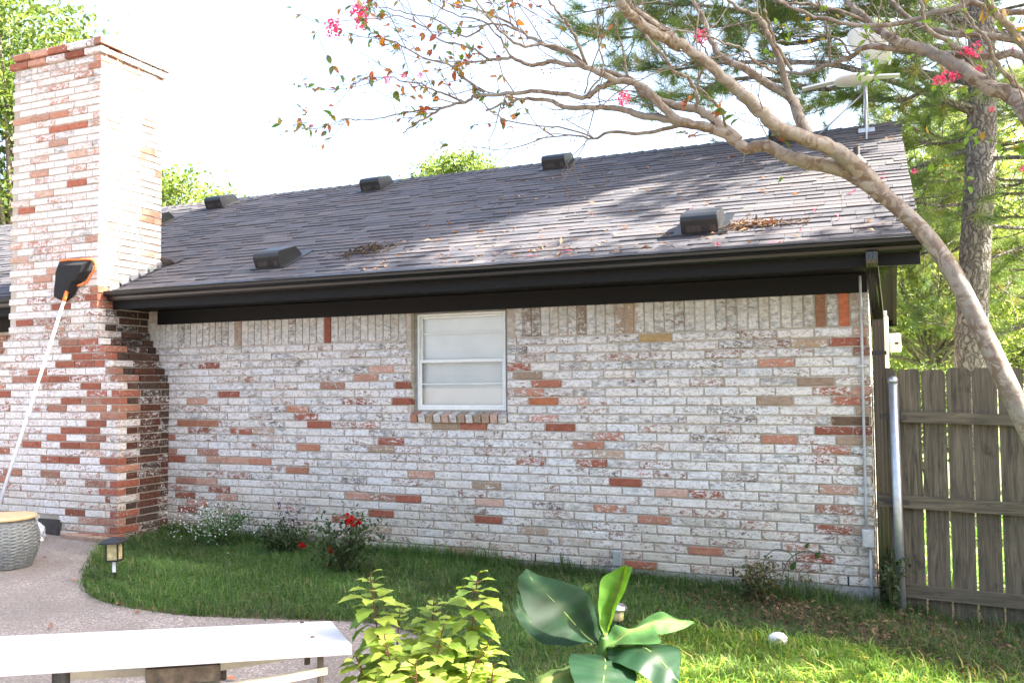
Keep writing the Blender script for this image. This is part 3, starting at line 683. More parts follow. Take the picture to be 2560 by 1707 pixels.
def tree_leafy(name, label, base, trunk_h, blobs, nclump, per, lsize, cols, seed, group=None, clump_r=.38, trunk_r=.16, bark='crape_bark'):
    """blobs: (x,y,z,rx,ry,rz) crown lobes relative to base"""
    r = np.random.default_rng(seed); t = thing(name, label, 'tree', base, group)
    vol = np.array([b[3]*b[4]*b[5] for b in blobs]); pk = r.choice(len(blobs), nclump, p=vol/vol.sum())
    cen = []
    for k in pk:
        b = blobs[k]; d = rand_dirs(1, r)[0]; rad = r.uniform(.35, 1.)**.5; cen.append(np.array(b[:3])+d*rad*np.array(b[3:]))
    cen = np.array(cen)
    tb = MB(); top = A(0, 0, trunk_h); tb.tube(spline([(0, 0, -.3), (.05, .03, trunk_h*.5), top], 4), np.linspace(trunk_r, trunk_r*.7, 9), 10)
    o = tb.build('trunk', M[bark], t, True)
    bb = MB()
    for c in cen[r.permutation(nclump)[:max(10, nclump//3)]]:
        s = top*r.uniform(.75, 1.); mid = s*.5+c*.5+r.normal(size=3)*.15+A(0, 0, .1)
        bb.tube(spline([s, mid, c], 4), np.linspace(trunk_r*.33, .012, 9), 5, cap=False)
    bb.build('limbs', M[bark], t, True)
    n = nclump*per; ci = np.repeat(np.arange(nclump), per); off = r.normal(size=(n, 3))*clump_r*np.array([1, 1, .72])
    P = cen[ci]+off; dr = rand_dirs(n, r)+np.array([0, 0, -.35]); nr = rand_dirs(n, r)*.8+np.array([0, 0, 1.])
    V, F = kite_leaves(P, dr, nr, lsize*r.uniform(.6, 1.3, n), lsize*.55*r.uniform(.7, 1.2, n))
    cc = np.array(cols)[r.integers(0, len(cols), n)]*r.uniform(.75, 1.25, (n, 1)); cc = np.repeat(np.clip(cc*np.repeat(r.uniform(.8, 1.2, nclump), per)[:, None], 0, 1), 4, 0)
    f = np_obj('crown', V, F, M['leaf'], t, cc); f['kind'] = 'stuff'; return t
GREEN = [(.085, .145, .04), (.115, .18, .05), (.07, .12, .035), (.15, .21, .07)]
YGREEN = [(.17, .235, .065), (.21, .27, .085), (.14, .205, .05), (.11, .165, .045)]
BRIGHT = [(.24, .30, .09), (.28, .33, .11), (.19, .26, .07), (.15, .21, .06)]
# ================================================================== TREES BEHIND THE HOUSE
def base_at(px, dist): p = at(px, 960, dist); return (p[0], p[1], zg(p[0]))
b0 = base_at(20, 21)
tree_leafy('shade_tree', 'tall broadleaf tree with pale limbs rising behind the chimney', b0, 4.0,
           [(-.4, 0, 7.6, 2.3, 2.2, 2.4), (1.0, 0, 9.6, 1.5, 1.6, 1.3), (-1.5, 0, 10.0, 2.6, 2, 2.6), (-.6, 0, 4.6, 1.9, 1.8, 1.6)], 130, 210, .17, YGREEN+GREEN, 11, clump_r=.42, trunk_r=.26)
b1 = base_at(445, 24)
tree_leafy('garden_tree', 'rounded bright green tree showing low between chimney and ridge vent', b1, 3.2, [(-.1, 0, 6.2, 1.6, 1.5, 1.2), (.9, 0, 5.5, 1.1, 1., .8)], 46, 200, .17, YGREEN, 12, clump_r=.34, trunk_r=.15)
b2 = base_at(1100, 24)
tree_leafy('garden_tree', 'upright airy green tree peeking over the middle of the roof ridge', b2, 3.8,
           [(-.2, 0, 7.2, .75, .75, 1.1), (-1.15, 0, 6.6, .7, .7, .85), (.75, 0, 7.1, .6, .6, 1.0), (1.45, 0, 6.9, .5, .5, .8), (-1.9, 0, 6.1, .5, .5, .5)], 60, 150, .13, YGREEN+GREEN[:1], 13, clump_r=.22, trunk_r=.12)
tree_leafy('yard_tree', 'leafy sunlit tree directly behind the big pine trunk', base_at(2330, 19), 2.4, [(0, 0, 4.2, 2.0, 1.6, 2.0), (1.6, .5, 5.0, 1.8, 1.5, 2.6), (-.9, 0, 3.0, 1.2, 1, 1.2), (.2, .5, 7.0, 1.6, 1.3, 1.6)], 150, 230, .10, BRIGHT, 14, clump_r=.34)
tree_leafy('yard_tree', 'dense green tree behind the right-hand fence pickets', base_at(2600, 22), 2.4, [(0, 0, 4.0, 2.4, 1.6, 2.8), (-2.2, 0, 3.0, 1.8, 1.5, 1.7), (-.8, 0, 7.4, 2.2, 1.6, 2.0)], 140, 230, .115, BRIGHT, 15, clump_r=.42)
tree_leafy('garden_bush', 'low pale-flecked bush rising over the first fence pickets', base_at(2300, 13), .5, [(0, 0, 1.2, .75, .6, .8), (.6, 0, 1.0, .6, .5, .55)], 28, 170, .075, GREEN+[(.30, .30, .16)], 16, clump_r=.18, trunk_r=.05)
for k, (px, dd, hh) in enumerate(((2120, 34, 4.2), (2480, 36, 6.5), (2800, 33, 7.))):
    tree_leafy('far_tree', ['far green tree closing the view past the dish mast', 'far green tree closing the view behind the pine limbs', 'far green tree closing the view beyond the fence end'][k], base_at(px, dd), 2.5,
               [(0, 0, hh, 3., 2.2, 3.0), (1.2, 0, hh*.55, 3., 2., 2.4), (-1.6, 0, hh*.5, 2.4, 2, 2.2)], 70, 130, .26, BRIGHT, 30+k, 'far trees beyond the fence', clump_r=.65)
# tall trees that stand out of frame to the right and shade the roof and the patio
OAK = [(.07, .13, .03), (.09, .16, .035), (.06, .11, .025)]
tree_leafy('shade_tree', 'tall spreading tree whose crown shades the roof', (8.2, 5.4, zg(0)), 10., [(-1.2, .45, 17.3, 2.6, 2.2, 2.9), (-1.2, 1.25, 13.4, 1.8, 1.35, 1.9), (-1.2, -1.75, 16.8, 1.1, .55, .8)], 104, 240, .24, OAK, 81, clump_r=.35, trunk_r=.32)
tree_leafy('shade_tree', 'slim tall tree whose crown shades the patio', (7.2, 1.1, zg(0)), 8., [(-.2, -.75, 12.9, 1.5, .95, 2.4), (-.2, .8, 16.0, 1.2, .7, 1.0), (-.2, -2.45, 12.5, 1.0, .5, .8)], 92, 260, .24, OAK, 82, clump_r=.40, trunk_r=.2)
tree_leafy('shade_tree', 'small bushy tree shading the fence', (4.3, -.3, zg(0)), 1.6, [(0, 1.05, 4.5, .9, 1.0, 2.0)], 85, 240, .15, OAK, 83, clump_r=.33, trunk_r=.09)
# ================================================================== PINES
def pine(name, label, base, height, trunk_r, lean, limbs, seed, nneedle=46, group=None, nl=.17, forks=()):
    r = np.random.default_rng(seed); t = thing(name, label, 'tree', base, group)
    zs_ = np.linspace(-.3, height, 14); lx = lambda z: np.interp(z, [0, 2.5, 5, height], [0, lean*.3, lean, lean*1.3])
    P = np.array([(lx(z), .05*math.sin(z), z) for z in zs_])
    rad = np.interp(zs_, [-.3, .3, height*.6, height], [trunk_r*1.25, trunk_r, trunk_r*.62, .03]); rad[1:-1] *= 1+r.uniform(-.06, .06, len(rad)-2)
    tb = MB(); tb.tube(spline(P, 3), np.interp(np.arange((len(P)-1)*3+1)/3, np.arange(len(P)), rad), 18); tb.build('trunk', M['pine_bark'], t, True)
    lb = MB(); pts = []; pdir = []
    for (z, az, ln, rise, dens) in limbs:
        s = A(lx(z), .05*math.sin(z), z); d = A(math.cos(az), math.sin(az), rise); n_ = 7
        bw = r.uniform(-.12, .10); sw_ = r.uniform(-.22, .22); cr_ = A(-math.sin(az), math.cos(az), 0)
        Q = [s+d*ln*f+A(0, 0, bw*ln*math.sin(math.pi*f)+.10*ln*f*f)+cr_*sw_*ln*math.sin(2.2*f)+r.normal(size=3)*.035*ln*min(f*2, 1) for f in np.linspace(0, 1, n_)]
        Q = spline(Q, 3); lr = np.linspace(.011+.008*ln, .005, len(Q)); lb.tube(Q, lr, 6, cap=False)
        for k in range(int(dens*ln*1.9)):
            f = r.uniform(.22, 1.)**.8; q = Q[int(f*(len(Q)-1))]
            dd = d*.5/np.linalg.norm(d)+r.normal(size=3)*A(.8, .8, .35); dd /= np.linalg.norm(dd); tl = r.uniform(.3, .8)*(1.25-f*.5)
            e = q+dd*tl+A(0, 0, .10); lb.tube([q, q*.5+e*.5+A(0, 0, -.03), e], [.009, .007, .004], 4, cap=False)
            for g in range(r.integers(2, 5)):
                ff = r.uniform(.5, 1.05); pts.append(q*(1-ff)+e*ff+r.normal(size=3)*.05); pdir.append(dd+A(0, 0, .35))
        pts.append(Q[-1]); pdir.append(d)
    lb.build('limbs', M['pine_bark'], t, True)
    pts = np.array(pts); pdir = np.array(pdir); n = len(pts)*nneedle; ci = np.repeat(np.arange(len(pts)), nneedle)
    dr = rand_dirs(n, r)*.95+pdir[ci]*.75; dr /= np.linalg.norm(dr, axis=1)[:, None]; ln = nl*r.uniform(.7, 1.15, n)
    b = pts[ci]+pdir[ci]*r.uniform(-.10, .05, (n, 1)); sd = np.cross(dr, rand_dirs(n, r)); sd /= np.linalg.norm(sd, axis=1)[:, None]; wd = .0028*nl/.17
    tip = b+dr*ln[:, None]+A(0, 0, -.01)
    V = np.stack([b-sd*wd, b+sd*wd, tip], 1).reshape(-1, 3); F = np.arange(n*3).reshape(-1, 3)
    base_c = np.array([(.15, .22, .075), (.20, .27, .085), (.25, .31, .10), (.10, .18, .075), (.33, .29, .13)])[r.choice(5, len(pts), p=[.3, .3, .22, .12, .06])]
    c = np.repeat(base_c[ci]*r.uniform(.75, 1.3, (n, 1)), 3, 0)
    f = np_obj('needles', V, F, M['needle'], t, c); f['kind'] = 'stuff'; return t
rr = np.random.default_rng(5)
pb = base_at(2416, 10.4)
L1 = [(4.55, R(176), 3.2, .02, 4), (4.9, R(186), 4.6, .06, 4), (5.3, R(172), 5.2, .02, 4), (5.7, R(192), 4.4, .05, 4.5), (4.2, R(165), 2.2, -.05, 8), (6.1, R(180), 5.0, .0, 4), (6.5, R(170), 5.4, .0, 4),
      (3.6, R(10), 2.2, .02, 8), (4.4, R(-12), 2.6, .1, 8), (5.2, R(20), 3.0, .12, 8), (6.0, R(-5), 3.2, .1, 8), (3.9, R(200), 1.5, -.05, 9), (5.0, R(250), 1.8, .1, 8), (5.8, R(240), 2.4, .1, 9), (4.7, R(150), 2.0, .0, 8), (3.4, R(150), 1.3, -.1, 9), (5.6, R(130), 2.6, .1, 8), (3.2, R(30), 1.6, -.05, 9), (6.3, R(215), 3.2, .0, 8), (6.6, R(30), 3.0, .1, 8)]
L1 += [(z, rr.uniform(0, 2*math.pi), rr.uniform(2.0, 3.4), rr.uniform(.0, .35), 7) for z in np.linspace(6.9, 11.6, 34)]
pine('pine_tree', 'large pine with thick furrowed trunk standing just past the fence', pb, 12.4, .212, .28, L1, 51, nneedle=66, nl=.19)
pb2 = base_at(2730, 13)
L2 = [(z, rr.uniform(0, 2*math.pi), rr.uniform(1.6, 3.4), rr.uniform(-.1, .25), 8) for z in np.linspace(2.6, 10, 56)]
pine('pine_tree', 'second pine whose needled boughs fill the gap beyond the thick trunk', pb2, 13.6, .20, -.2, L2, 52)
# ================================================================== CRAPE MYRTLES
def z8(x, y): return 1600+x/2.4125, y/2.4125
def z7(x, y): return 780+x/2.5565, y/2.5565
def zc(x, y): return 1440+x/3.794, 40+y/3.794
def branch(mb, pts, d0, d1, r0, r1, seg=8, n=4, wob=.0):
    ds = np.linspace(d0, d1, len(pts)); P = np.array([at(p[0], p[1], d) for p, d in zip(pts, ds)])
    Q = spline(P, n); Q[1:-1] += RNG.normal(size=Q[1:-1].shape)*wob
    mb.tube(Q, np.linspace(r0, r1, len(Q)), seg, cap=True); return Q
PXM = lambda px, d: px*d/FPX       # pixel width at depth -> metres
crape = thing('crape_myrtle', 'leaning bare-limbed tree arching over the roof with small pink blossoms', 'tree', (1.25, -2.9, zg(0)))
tm = MB(); d = 4.5
trunkpx = [D2(2480, 1240), D2(2420, 1105), D2(2345, 950), D2(2290, 832), D2(2245, 738), D2(2196, 640), D2(2140, 556), D2(2060, 474), D2(1965, 402)]
P = np.array([at(p[0], p[1], dd) for p, dd in zip(trunkpx, np.linspace(4.1, 4.75, 9))]); P = np.vstack([P[0]+A(.35, -.05, -.95), P]); P[0][2] = zg(0)-.1
Q = spline(P, 5); tr = np.interp(np.linspace(0, 1, len(Q)), [0, .3, .6, 1], [.068, .051, .046, .042]); tr *= 1+.014*np.sin(np.arange(len(Q))*.9)
tm.tube(Q, tr, 18); sit(tm.build('trunk', M['crape_bark'], None, True), crape)
bm = MB(); QS = []
def B(pts, w0, w1, d0, d1, seg=8, wob=.004):
    q = branch(bm, pts, d0, d1, PXM(w0/2, d0), max(PXM(w1/2, d1), .0018), seg, 4, wob); QS.append((q, PXM(w0/2, d0))); return q
# the two main limbs and their forks (traced in photo pixels; each has its own depth)
B([D2(1990, 420), D2(1940, 392)]+[z8(*p) for p in [(950,960),(860,925),(750,880),(640,895),(560,835),(420,770),(280,742),(130,640)]]+[z7(*p) for p in [(2100,545),(1900,500),(1750,430),(1600,408),(1500,392)]], 40, 10, 4.75, 5.0, 12)
B([z8(*p) for p in [(1470,1185),(1350,1050),(1250,965),(1150,895),(1000,830),(840,770),(740,690),(640,590),(560,520),(420,400),(280,290),(150,200),(0,90),(-120,-10)]], 46, 16, 4.75, 4.4, 12)
B([z8(*p) for p in [(1030,850),(975,740),(905,595),(780,512),(620,410),(500,350),(430,250),(390,120),(300,-20)]], 30, 8, 4.72, 4.9, 10)
B([z8(*p) for p in [(915,620),(860,430),(800,250),(745,150),(700,90),(600,50),(520,-20)]], 17, 7, 4.75, 4.6, 8)
B([z8(*p) for p in [(600,850),(450,720),(340,660),(180,630),(80,590),(0,545)]]+[z7(*p) for p in [(2060,520),(1950,480),(1800,440),(1650,410)]], 26, 9, 4.85, 5.1, 9)
B([z8(*p) for p in [(420,775),(280,750),(150,712),(0,700)]]+[z7(*p) for p in [(2000,705),(1850,690),(1650,690),(1500,645),(1380,630),(1250,660),(1110,708)]], 24, 5, 4.88, 5.2, 8)
B([z7(*p) for p in [(1960,520),(1830,560),(1750,622),(1600,600),(1400,590),(1200,610),(1050,612),(980,650),(850,690),(740,750),(640,810),(580,852)]], 15, 3, 4.95, 5.3, 7)
B([z7(*p) for p in [(1520,395),(1380,412),(1280,372),(1150,385),(1090,395)]], 11, 6, 5.0, 5.1, 7)
B([z7(*p) for p in [(1750,430),(1640,330),(1500,290),(1320,290),(1240,230),(1150,140),(1040,-10)]], 10, 4, 5.0, 4.8, 6)
B([z7(*p) for p in [(1740,420),(1600,330),(1450,270),(1330,195),(1200,120),(1050,60),(900,20)]], 12, 3, 4.95, 5.3, 6)
B([z7(*p) for p in [(1760,430),(1700,270),(1630,150),(1560,60),(1500,-10)]], 10, 5, 5.0, 4.7, 6)
B([z7(*p) for p in [(1100,590),(1020,540),(940,470),(900,430),(740,380),(600,310),(480,250),(380,232)]], 7, 2.5, 5.15, 5.4, 5)
B([z7(*p) for p in [(2352,300),(2200,220),(2050,110),(1960,0)]], 30, 22, 4.5, 4.3, 9)
B([z7(*p) for p in [(2352,800),(2130,850),(1900,850),(1800,890),(1650,860),(1430,892)]], 11, 3, 5.0, 5.3, 6)
B([z7(*p) for p in [(1800,885),(1620,820),(1500,810),(1250,770),(1150,720),(1080,650),(1000,560)]], 5, 2, 5.1, 5.4, 5)
B([z7(*p) for p in [(1330,200),(1150,150),(980,240),(800,130),(650,90),(480,50)]], 6, 2.5, 5.0, 5.3, 5)
B([z7(*p) for p in [(980,655),(850,600),(740,560),(560,510),(400,490),(300,505)]], 6, 2, 5.2, 5.5, 5)
B([z7(*p) for p in [(850,690),(640,712),(500,740),(350,770),(210,758)]], 5, 2, 5.2, 5.45, 5)
B([z7(*p) for p in [(1150,390),(1000,300),(820,260),(700,160),(560,110),(420,130)]], 6, 2, 5.1, 5.35, 5)
B([z7(*p) for p in [(1280,370),(1200,250),(1080,140),(900,90),(760,20)]], 6, 2.5, 5.05, 5.3, 5)
B([zc(*p) for p in [(1130,910),(1150,790),(1090,610),(960,540),(880,460),(700,220),(560,50),(480,-60)]], 10, 6, 4.7, 4.6, 7)
B([zc(*p) for p in [(1420,1050),(1380,900),(1240,740),(1150,650),(1250,440),(1240,340),(1160,250)]], 8, 4, 4.7, 4.5, 6)
B([zc(*p) for p in [(480,570),(440,300),(390,150),(380,-60)]], 6, 4, 4.9, 4.7, 6)
B([zc(*p) for p in [(100,760),(240,560),(230,330),(200,100),(210,-60)]], 5, 4, 4.95, 4.7, 6)
B([zc(*p) for p in [(80,740),(170,420),(250,180),(260,-60)]], 4, 3, 4.95, 4.7, 5)
B([zc(*p) for p in [(2050,520),(1900,260),(1840,100),(1780,-60)]], 8, 6, 4.7, 4.5, 6)
B([zc(*p) for p in [(1900,540),(1750,470),(1580,320),(1400,260),(1150,170),(900,130),(760,140)]], 7, 3, 4.6, 4.4, 6)
B([zc(*p) for p in [(1540,360),(1250,400),(1000,470),(700,570),(500,640)]], 5, 2.5, 4.55, 4.5, 5)
nmain = len(QS)
# fine side twigs
r = np.random.default_rng(3); tips = []
def twig(q, dirv, ln, r0, depth=0):
    n_ = 5; P = [q]; dcur = dirv/np.linalg.norm(dirv)
    for k in range(n_-1):
        dcur = dcur+r.normal(size=3)*.20+A(0, 0, .04); dcur /= np.linalg.norm(dcur); P.append(P[-1]+dcur*ln/(n_-1))
    P = np.array(P); bm.tube(P, np.linspace(r0, max(.0012, r0*.4), n_), 4, cap=False)
    tips.append((P, dcur))
    if depth < 1:
        for k in range(r.integers(1, 3)): twig(P[r.integers(2, n_)], dcur+r.normal(size=3)*.7, ln*r.uniform(.4, .7), r0*.6, depth+1)
for q, r0 in QS[:nmain]:
    ln = np.linalg.norm(np.diff(q, axis=0), axis=1).sum(); T_ = np.gradient(q, axis=0)
    for k in range(int(ln*4.6)+1):
        i = r.integers(int(len(q)*.25), len(q)); dv = T_[i]/np.linalg.norm(T_[i])+r.normal(size=3)*A(.5, .6, .5)+A(-.1, 0, .25)
        twig(q[i], dv, r.uniform(.2, .6), min(.0042, r0*.4))
sit(bm.build('branches', M['crape_bark'], None, True), crape)
def leaf_mesh(name, ln=1., wd=.5, n=5, teeth=0., fold=.25, droop=.25):
    V = []; F = []
    prof = [math.sin(math.pi*min(1, (i/n)**.8))**.85 for i in range(n+1)]
    for i in range(n+1):
        f = i/n; wv = wd*.5*max(prof[i], .02)*(1+(teeth if i % 2 else -teeth)); zz = -droop*ln*f*f
        V += [(f*ln, -wv, zz+wv*fold), (f*ln, 0, zz), (f*ln, wv, zz+wv*fold)]
    for i in range(n):
        a = i*3; F += [(a, a+1, a+4, a+3), (a+1, a+2, a+5, a+4)]
    me_ = bpy.data.meshes.new(name); me_.from_pydata(V, [], F); me_.materials.append(M['objleaf']); me_.polygons.foreach_set('use_smooth', [True]*len(F)); return me_
CL = leaf_mesh('crape_leaf', 1., .52, 4)
def put_leaf(me_, p, dirv, up, size, col, parent, name='leaf'):
    x = dirv/np.linalg.norm(dirv); y = np.cross(up, x); y /= np.linalg.norm(y)+1e-9; z = np.cross(x, y)
    o = bpy.data.objects.new(name, me_); C.objects.link(o); o.parent = parent; l = parent.location
    o.matrix_local = Matrix(((x[0]*size, y[0]*size, z[0]*size, p[0]-l[0]), (x[1]*size, y[1]*size, z[1]*size, p[1]-l[1]), (x[2]*size, y[2]*size, z[2]*size, p[2]-l[2]), (0, 0, 0, 1)))
    o.color = (*col, 1); return o
def proj(p):
    v = p-CP; dz = v@CF; return 1280+FPX*(v@CR)/dz, 853.5-FPX*(v@CU)/dz
LC = [(.10, .17, .05), (.13, .19, .05), (.34, .13, .05), (.42, .17, .06), (.30, .07, .05), (.12, .16, .06), (.25, .20, .06)]
nleaf = 0; XL_ = []
order = r.permutation(len(tips))
for i in order:
    P, dd = tips[i]; px, py = proj(P[-1])
    if px < 1330 and py < 360: pr = .9
    elif px > 2050: pr = .25
    else: pr = .05
    if r.random() > pr: continue
    for k in range(r.integers(3, 8)):
        q = P[r.integers(1, len(P))]; dl = dd+r.normal(size=3)*.9+A(0, 0, -.4)
        if nleaf >= 298: XL_.append((q, dl, LC[r.integers(0, 7)])); continue
        put_leaf(CL, q, dl, A(*r.normal(size=3)*.5)+Z_, r.uniform(.042, .07), LC[r.integers(0, 7)], crape); nleaf += 1
if XL_:
    V, F = kite_leaves(np.array([a for a, b, c in XL_]), np.array([b for a, b, c in XL_]), rand_dirs(len(XL_), r)*.6+Z_, r.uniform(.04, .065, len(XL_)), r.uniform(.02, .032, len(XL_)))
    o = np_obj('small_leaves', V, F, M['leaf'], None, np.repeat(np.array([c for a, b, c in XL_]), 4, 0)); o['kind'] = 'stuff'; sit(o, crape)
# seed capsules on the outer twigs
sm = MB()
for i in order[:150]:
    P, dd = tips[i]; px, py = proj(P[-1])
    if px > 1700: continue
    for k in range(r.integers(2, 6)):
        c = P[-1]+r.normal(size=3)*.03; s_ = r.uniform(.0035, .006); V = [c+A(s_,0,0), c-A(s_,0,0), c+A(0,s_,0), c-A(0,s_,0), c+A(0,0,s_), c-A(0,0,s_)]
        sm.add(V, [(0,2,4),(2,1,4),(1,3,4),(3,0,4),(2,0,5),(1,2,5),(3,1,5),(0,3,5)], (.09, .05, .035))
o = sm.build('seed_capsules', M['litter']); o['kind'] = 'stuff'; sit(o, crape)
def blossom(px, py, d, size, parent, n=70, tall=1.2):
    c = at(px, py, d); s = size*d/FPX; r_ = np.random.default_rng(int(px*7+py)); u = rand_dirs(n, r_)*(r_.uniform(.2, 1, (n, 1))**.5); P = c+(u[:, :1]*CR+u[:, 1:2]*CU*tall+u[:, 2:]*CF)*s
    V, F = kite_leaves(P, rand_dirs(n, r_), rand_dirs(n, r_), np.full(n, s*.42), np.full(n, s*.40), .2)
    cc = np.array([(.80, .10, .22), (.72, .06, .17), (.85, .20, .33)])[r_.integers(0, 3, n)]
    o = np_obj('blossom', V, F, M['petal'], None, np.repeat(cc, 4, 0)); return sit(o, parent)
for px, py, dd, s_ in ((832, 68, 5.4, 21), (898, 30, 5.4, 22), (905, 55, 5.4, 18), (1560, 247, 4.8, 17), (1752, 92, 4.5, 17), (968, 200, 5.3, 9), (1050, 190, 5.2, 8), (1008, 190, 5.3, 7)):
    blossom(px, py, dd, s_, crape)
# the second crape myrtle, whose trunk is out of frame to the right
crape2 = thing('crape_myrtle', 'crowded grey-brown limbs with pink clusters reaching in above the fence', 'tree', (2.1, -2.2, zg(0)))
bm = MB(); QS = []; tips = []
B([D2(2760, 1500), D2(2680, 1050), D2(2520, 560), D2(2400, 330), z8(2316, 650), z8(2230, 575), z8(2080, 510), z8(1950, 425), z8(1830, 350), z8(1740, 310), z8(1600, 270), z8(1480, 212), z8(1400, 150), z8(1300, 60), z8(1230, -20)], 56, 15, 4.3, 5.2, 12)
B([D2(2520, 560), D2(2440, 300)]+[z8(*p) for p in [(2316,350),(2150,340),(1950,332),(1740,312),(1550,290),(1350,290),(1280,340),(1150,390),(1000,440),(870,432)]], 25, 8, 4.6, 5.3, 9)
B([z8(*p) for p in [(2480,60),(2316,75),(2150,70),(2000,20),(1850,62),(1650,120),(1500,152),(1300,150),(1100,110),(900,42),(780,-20)]], 18, 8, 4.6, 5.0, 8)
B([z8(*p) for p in [(2480,260),(2316,240),(2100,215),(1850,200),(1700,160),(1580,80),(1500,-20)]], 22, 10, 4.7, 5.1, 8)
B([z8(*p) for p in [(2420,420),(2316,290),(2250,180),(2150,90),(2080,-20)]], 24, 16, 4.5, 4.3, 9)
B([z8(*p) for p in [(2080,510),(1960,330),(1880,270),(1740,190),(1710,90),(1690,-20)]], 16, 8, 4.8, 4.7, 7)
B([z8(*p) for p in [(1400,150),(1240,80),(1050,30),(900,20),(760,-20)]], 10, 6, 5.1, 5.0, 6)
B([z8(*p) for p in [(2316,560),(2200,440),(2120,330),(2090,230),(2000,130),(1930,-20)]], 13, 6, 4.6, 4.5, 6)
B([z8(*p) for p in [(1150,390),(1130,200),(1090,60),(1080,-20)]], 7, 5, 5.2, 5.0, 5)
B([z8(*p) for p in [(1280,340),(1180,230),(1000,210),(850,250),(760,230)]], 6, 3, 5.25, 5.3, 5)
B([z8(*p) for p in [(2480,920),(2316,890),(2200,860),(2100,840),(1980,800)]], 4, 2, 4.7, 4.9, 5)
B([z8(*p) for p in [(2150,1110),(2030,1100),(1900,1040),(1780,1030),(1660,1040)]], 3, 1.5, 4.8, 4.9, 5)
for q, r0 in list(QS):
    ln = np.linalg.norm(np.diff(q, axis=0), axis=1).sum(); T_ = np.gradient(q, axis=0)
    for k in range(int(ln*4.5)+1):
        i = r.integers(int(len(q)*.25), len(q)); twig(q[i], T_[i]/np.linalg.norm(T_[i])+r.normal(size=3)*.6+A(-.1, 0, .3), r.uniform(.2, .55), min(.004, r0*.4))
sit(bm.build('branches', M['crape_bark'], None, True), crape2)
LC2 = [(.16, .27, .05), (.20, .30, .06), (.36, .22, .05), (.14, .24, .05)]
for q, k0 in ((QS[-2][0], 34), (QS[-1][0], 18), (QS[4][0], 20)):
    for k in range(k0):
        i = r.integers(2, len(q)); put_leaf(CL, q[i]+r.normal(size=3)*.02, r.normal(size=3)+A(0, 0, -.2), Z_+r.normal(size=3)*.4, r.uniform(.045, .07), LC2[r.integers(0, 4)], crape2)
for i in r.permutation(len(tips))[:60]:
    P, dd = tips[i]; px, py = proj(P[-1])
    for k in range(r.integers(1, 4)):
        put_leaf(CL, P[r.integers(1, 5)], dd+r.normal(size=3)*.8, Z_+r.normal(size=3)*.5, r.uniform(.04, .06), LC2[r.integers(0, 4)], crape2)
for x, y in ((1360, 345), (1400, 350), (1440, 375), (1470, 360), (1340, 455), (1375, 445), (1380, 470)):
    for k in range(4): 
        px, py = z8(x, y); put_leaf(CL, at(px, py, 5.2)+r.normal(size=3)*.02, r.normal(size=3), Z_+r.normal(size=3)*.4, r.uniform(.04, .05), (.17, .30, .05), crape2)
for (x, y), s_ in (((2010, 300), 22), ((1960, 315), 14), ((1850, 470), 19), ((1800, 485), 15), ((1900, 460), 14), ((2035, 420), 14), ((2120, 660), 8), ((2305, 1020), 9), ((2240, 300), 10), ((1655, 1035), 8)):
    blossom(*z8(x, y), 4.75, s_, crape2, 50, .9)
# ================================================================== LAWN
def scatter(n, x0, x1, y0, y1, seed):
    r_ = np.random.default_rng(seed); return np.column_stack([r_.uniform(x0, x1, n), r_.uniform(y0, y1, n)])
def patch(xy, f=1.3, s=0): return .5+.5*np.sin(xy[:, 0]*f*2.1+s+1.7*np.sin(xy[:, 1]*f*1.7+s))*np.sin(xy[:, 1]*f*2.6+.6*s+np.sin(xy[:, 0]*f*1.3))
xy = scatter(150000, -7.2, 2.2, -3.6, -.02, 21)
_j = RNG.normal(size=xy.shape)*.022
xy = xy[~in_poly(xy[:, 0]+_j[:, 0], xy[:, 1]+_j[:, 1])]
xy = xy[~((xy[:, 0] < xr(0)+.02) & (xy[:, 1] > YF-.03))]
bare = np.clip((xy[:, 0]+1.9)/1.4, 0, 1)*np.clip(1.35-np.abs(xy[:, 1]+.55)/.75, 0, 1)          # trodden, littered ground by the fence
bare = np.maximum(bare, np.clip((xy[:, 0]-.0)/.5, 0, 1)*np.clip((xy[:, 1]+2.1)/.4, 0, 1))
r = np.random.default_rng(22)
keep = r.random(len(xy)) > bare*.55
near_cut = np.clip((xy[:, 1]+1.3)/-1.2, 0, 1); xy = xy[keep]
pt = patch(xy, 1.1, 2.); hg = .05+.05*pt*pt+.04*(r.random(len(xy))**3)
edge_wall = xy[:, 1] > -.18; hg[edge_wall] *= 1.7
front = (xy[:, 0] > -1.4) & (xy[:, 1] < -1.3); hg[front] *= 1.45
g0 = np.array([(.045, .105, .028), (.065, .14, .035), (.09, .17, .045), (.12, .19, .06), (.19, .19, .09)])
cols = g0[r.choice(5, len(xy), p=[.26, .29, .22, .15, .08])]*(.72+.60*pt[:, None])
cols[front] = cols[front]*A(2.7, 2.2, 1.4)  # front blades coloured brighter: sunlight painted into the grass
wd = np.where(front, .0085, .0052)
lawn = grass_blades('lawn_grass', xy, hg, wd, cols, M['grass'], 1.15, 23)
tag(lawn, 'uneven green lawn grass along the foot of the house', 'grass', kind='stuff')
r = np.random.default_rng(27); tc = np.column_stack([r.uniform(-6.6, 1.0, 150), r.uniform(-2.4, -.1, 150)]); txy = np.repeat(tc, 34, 0)+r.normal(size=(150*34, 2))*.028
txy = txy[~in_poly(txy[:, 0], txy[:, 1]) & (txy[:, 1] < -.03) & ~((txy[:, 0] < xr(0)+.02) & (txy[:, 1] > YF-.03))]
tg = grass_blades('grass_tufts', txy, np.full(len(txy), .12)*r.uniform(.5, 1.4, len(txy)), np.full(len(txy), .0048), np.array([(.07, .14, .045), (.11, .18, .06), (.17, .20, .09), (.24, .21, .12)])[r.choice(4, len(txy), p=[.4, .35, .15, .1])]*.8, M['grass'], 1.3, 28)
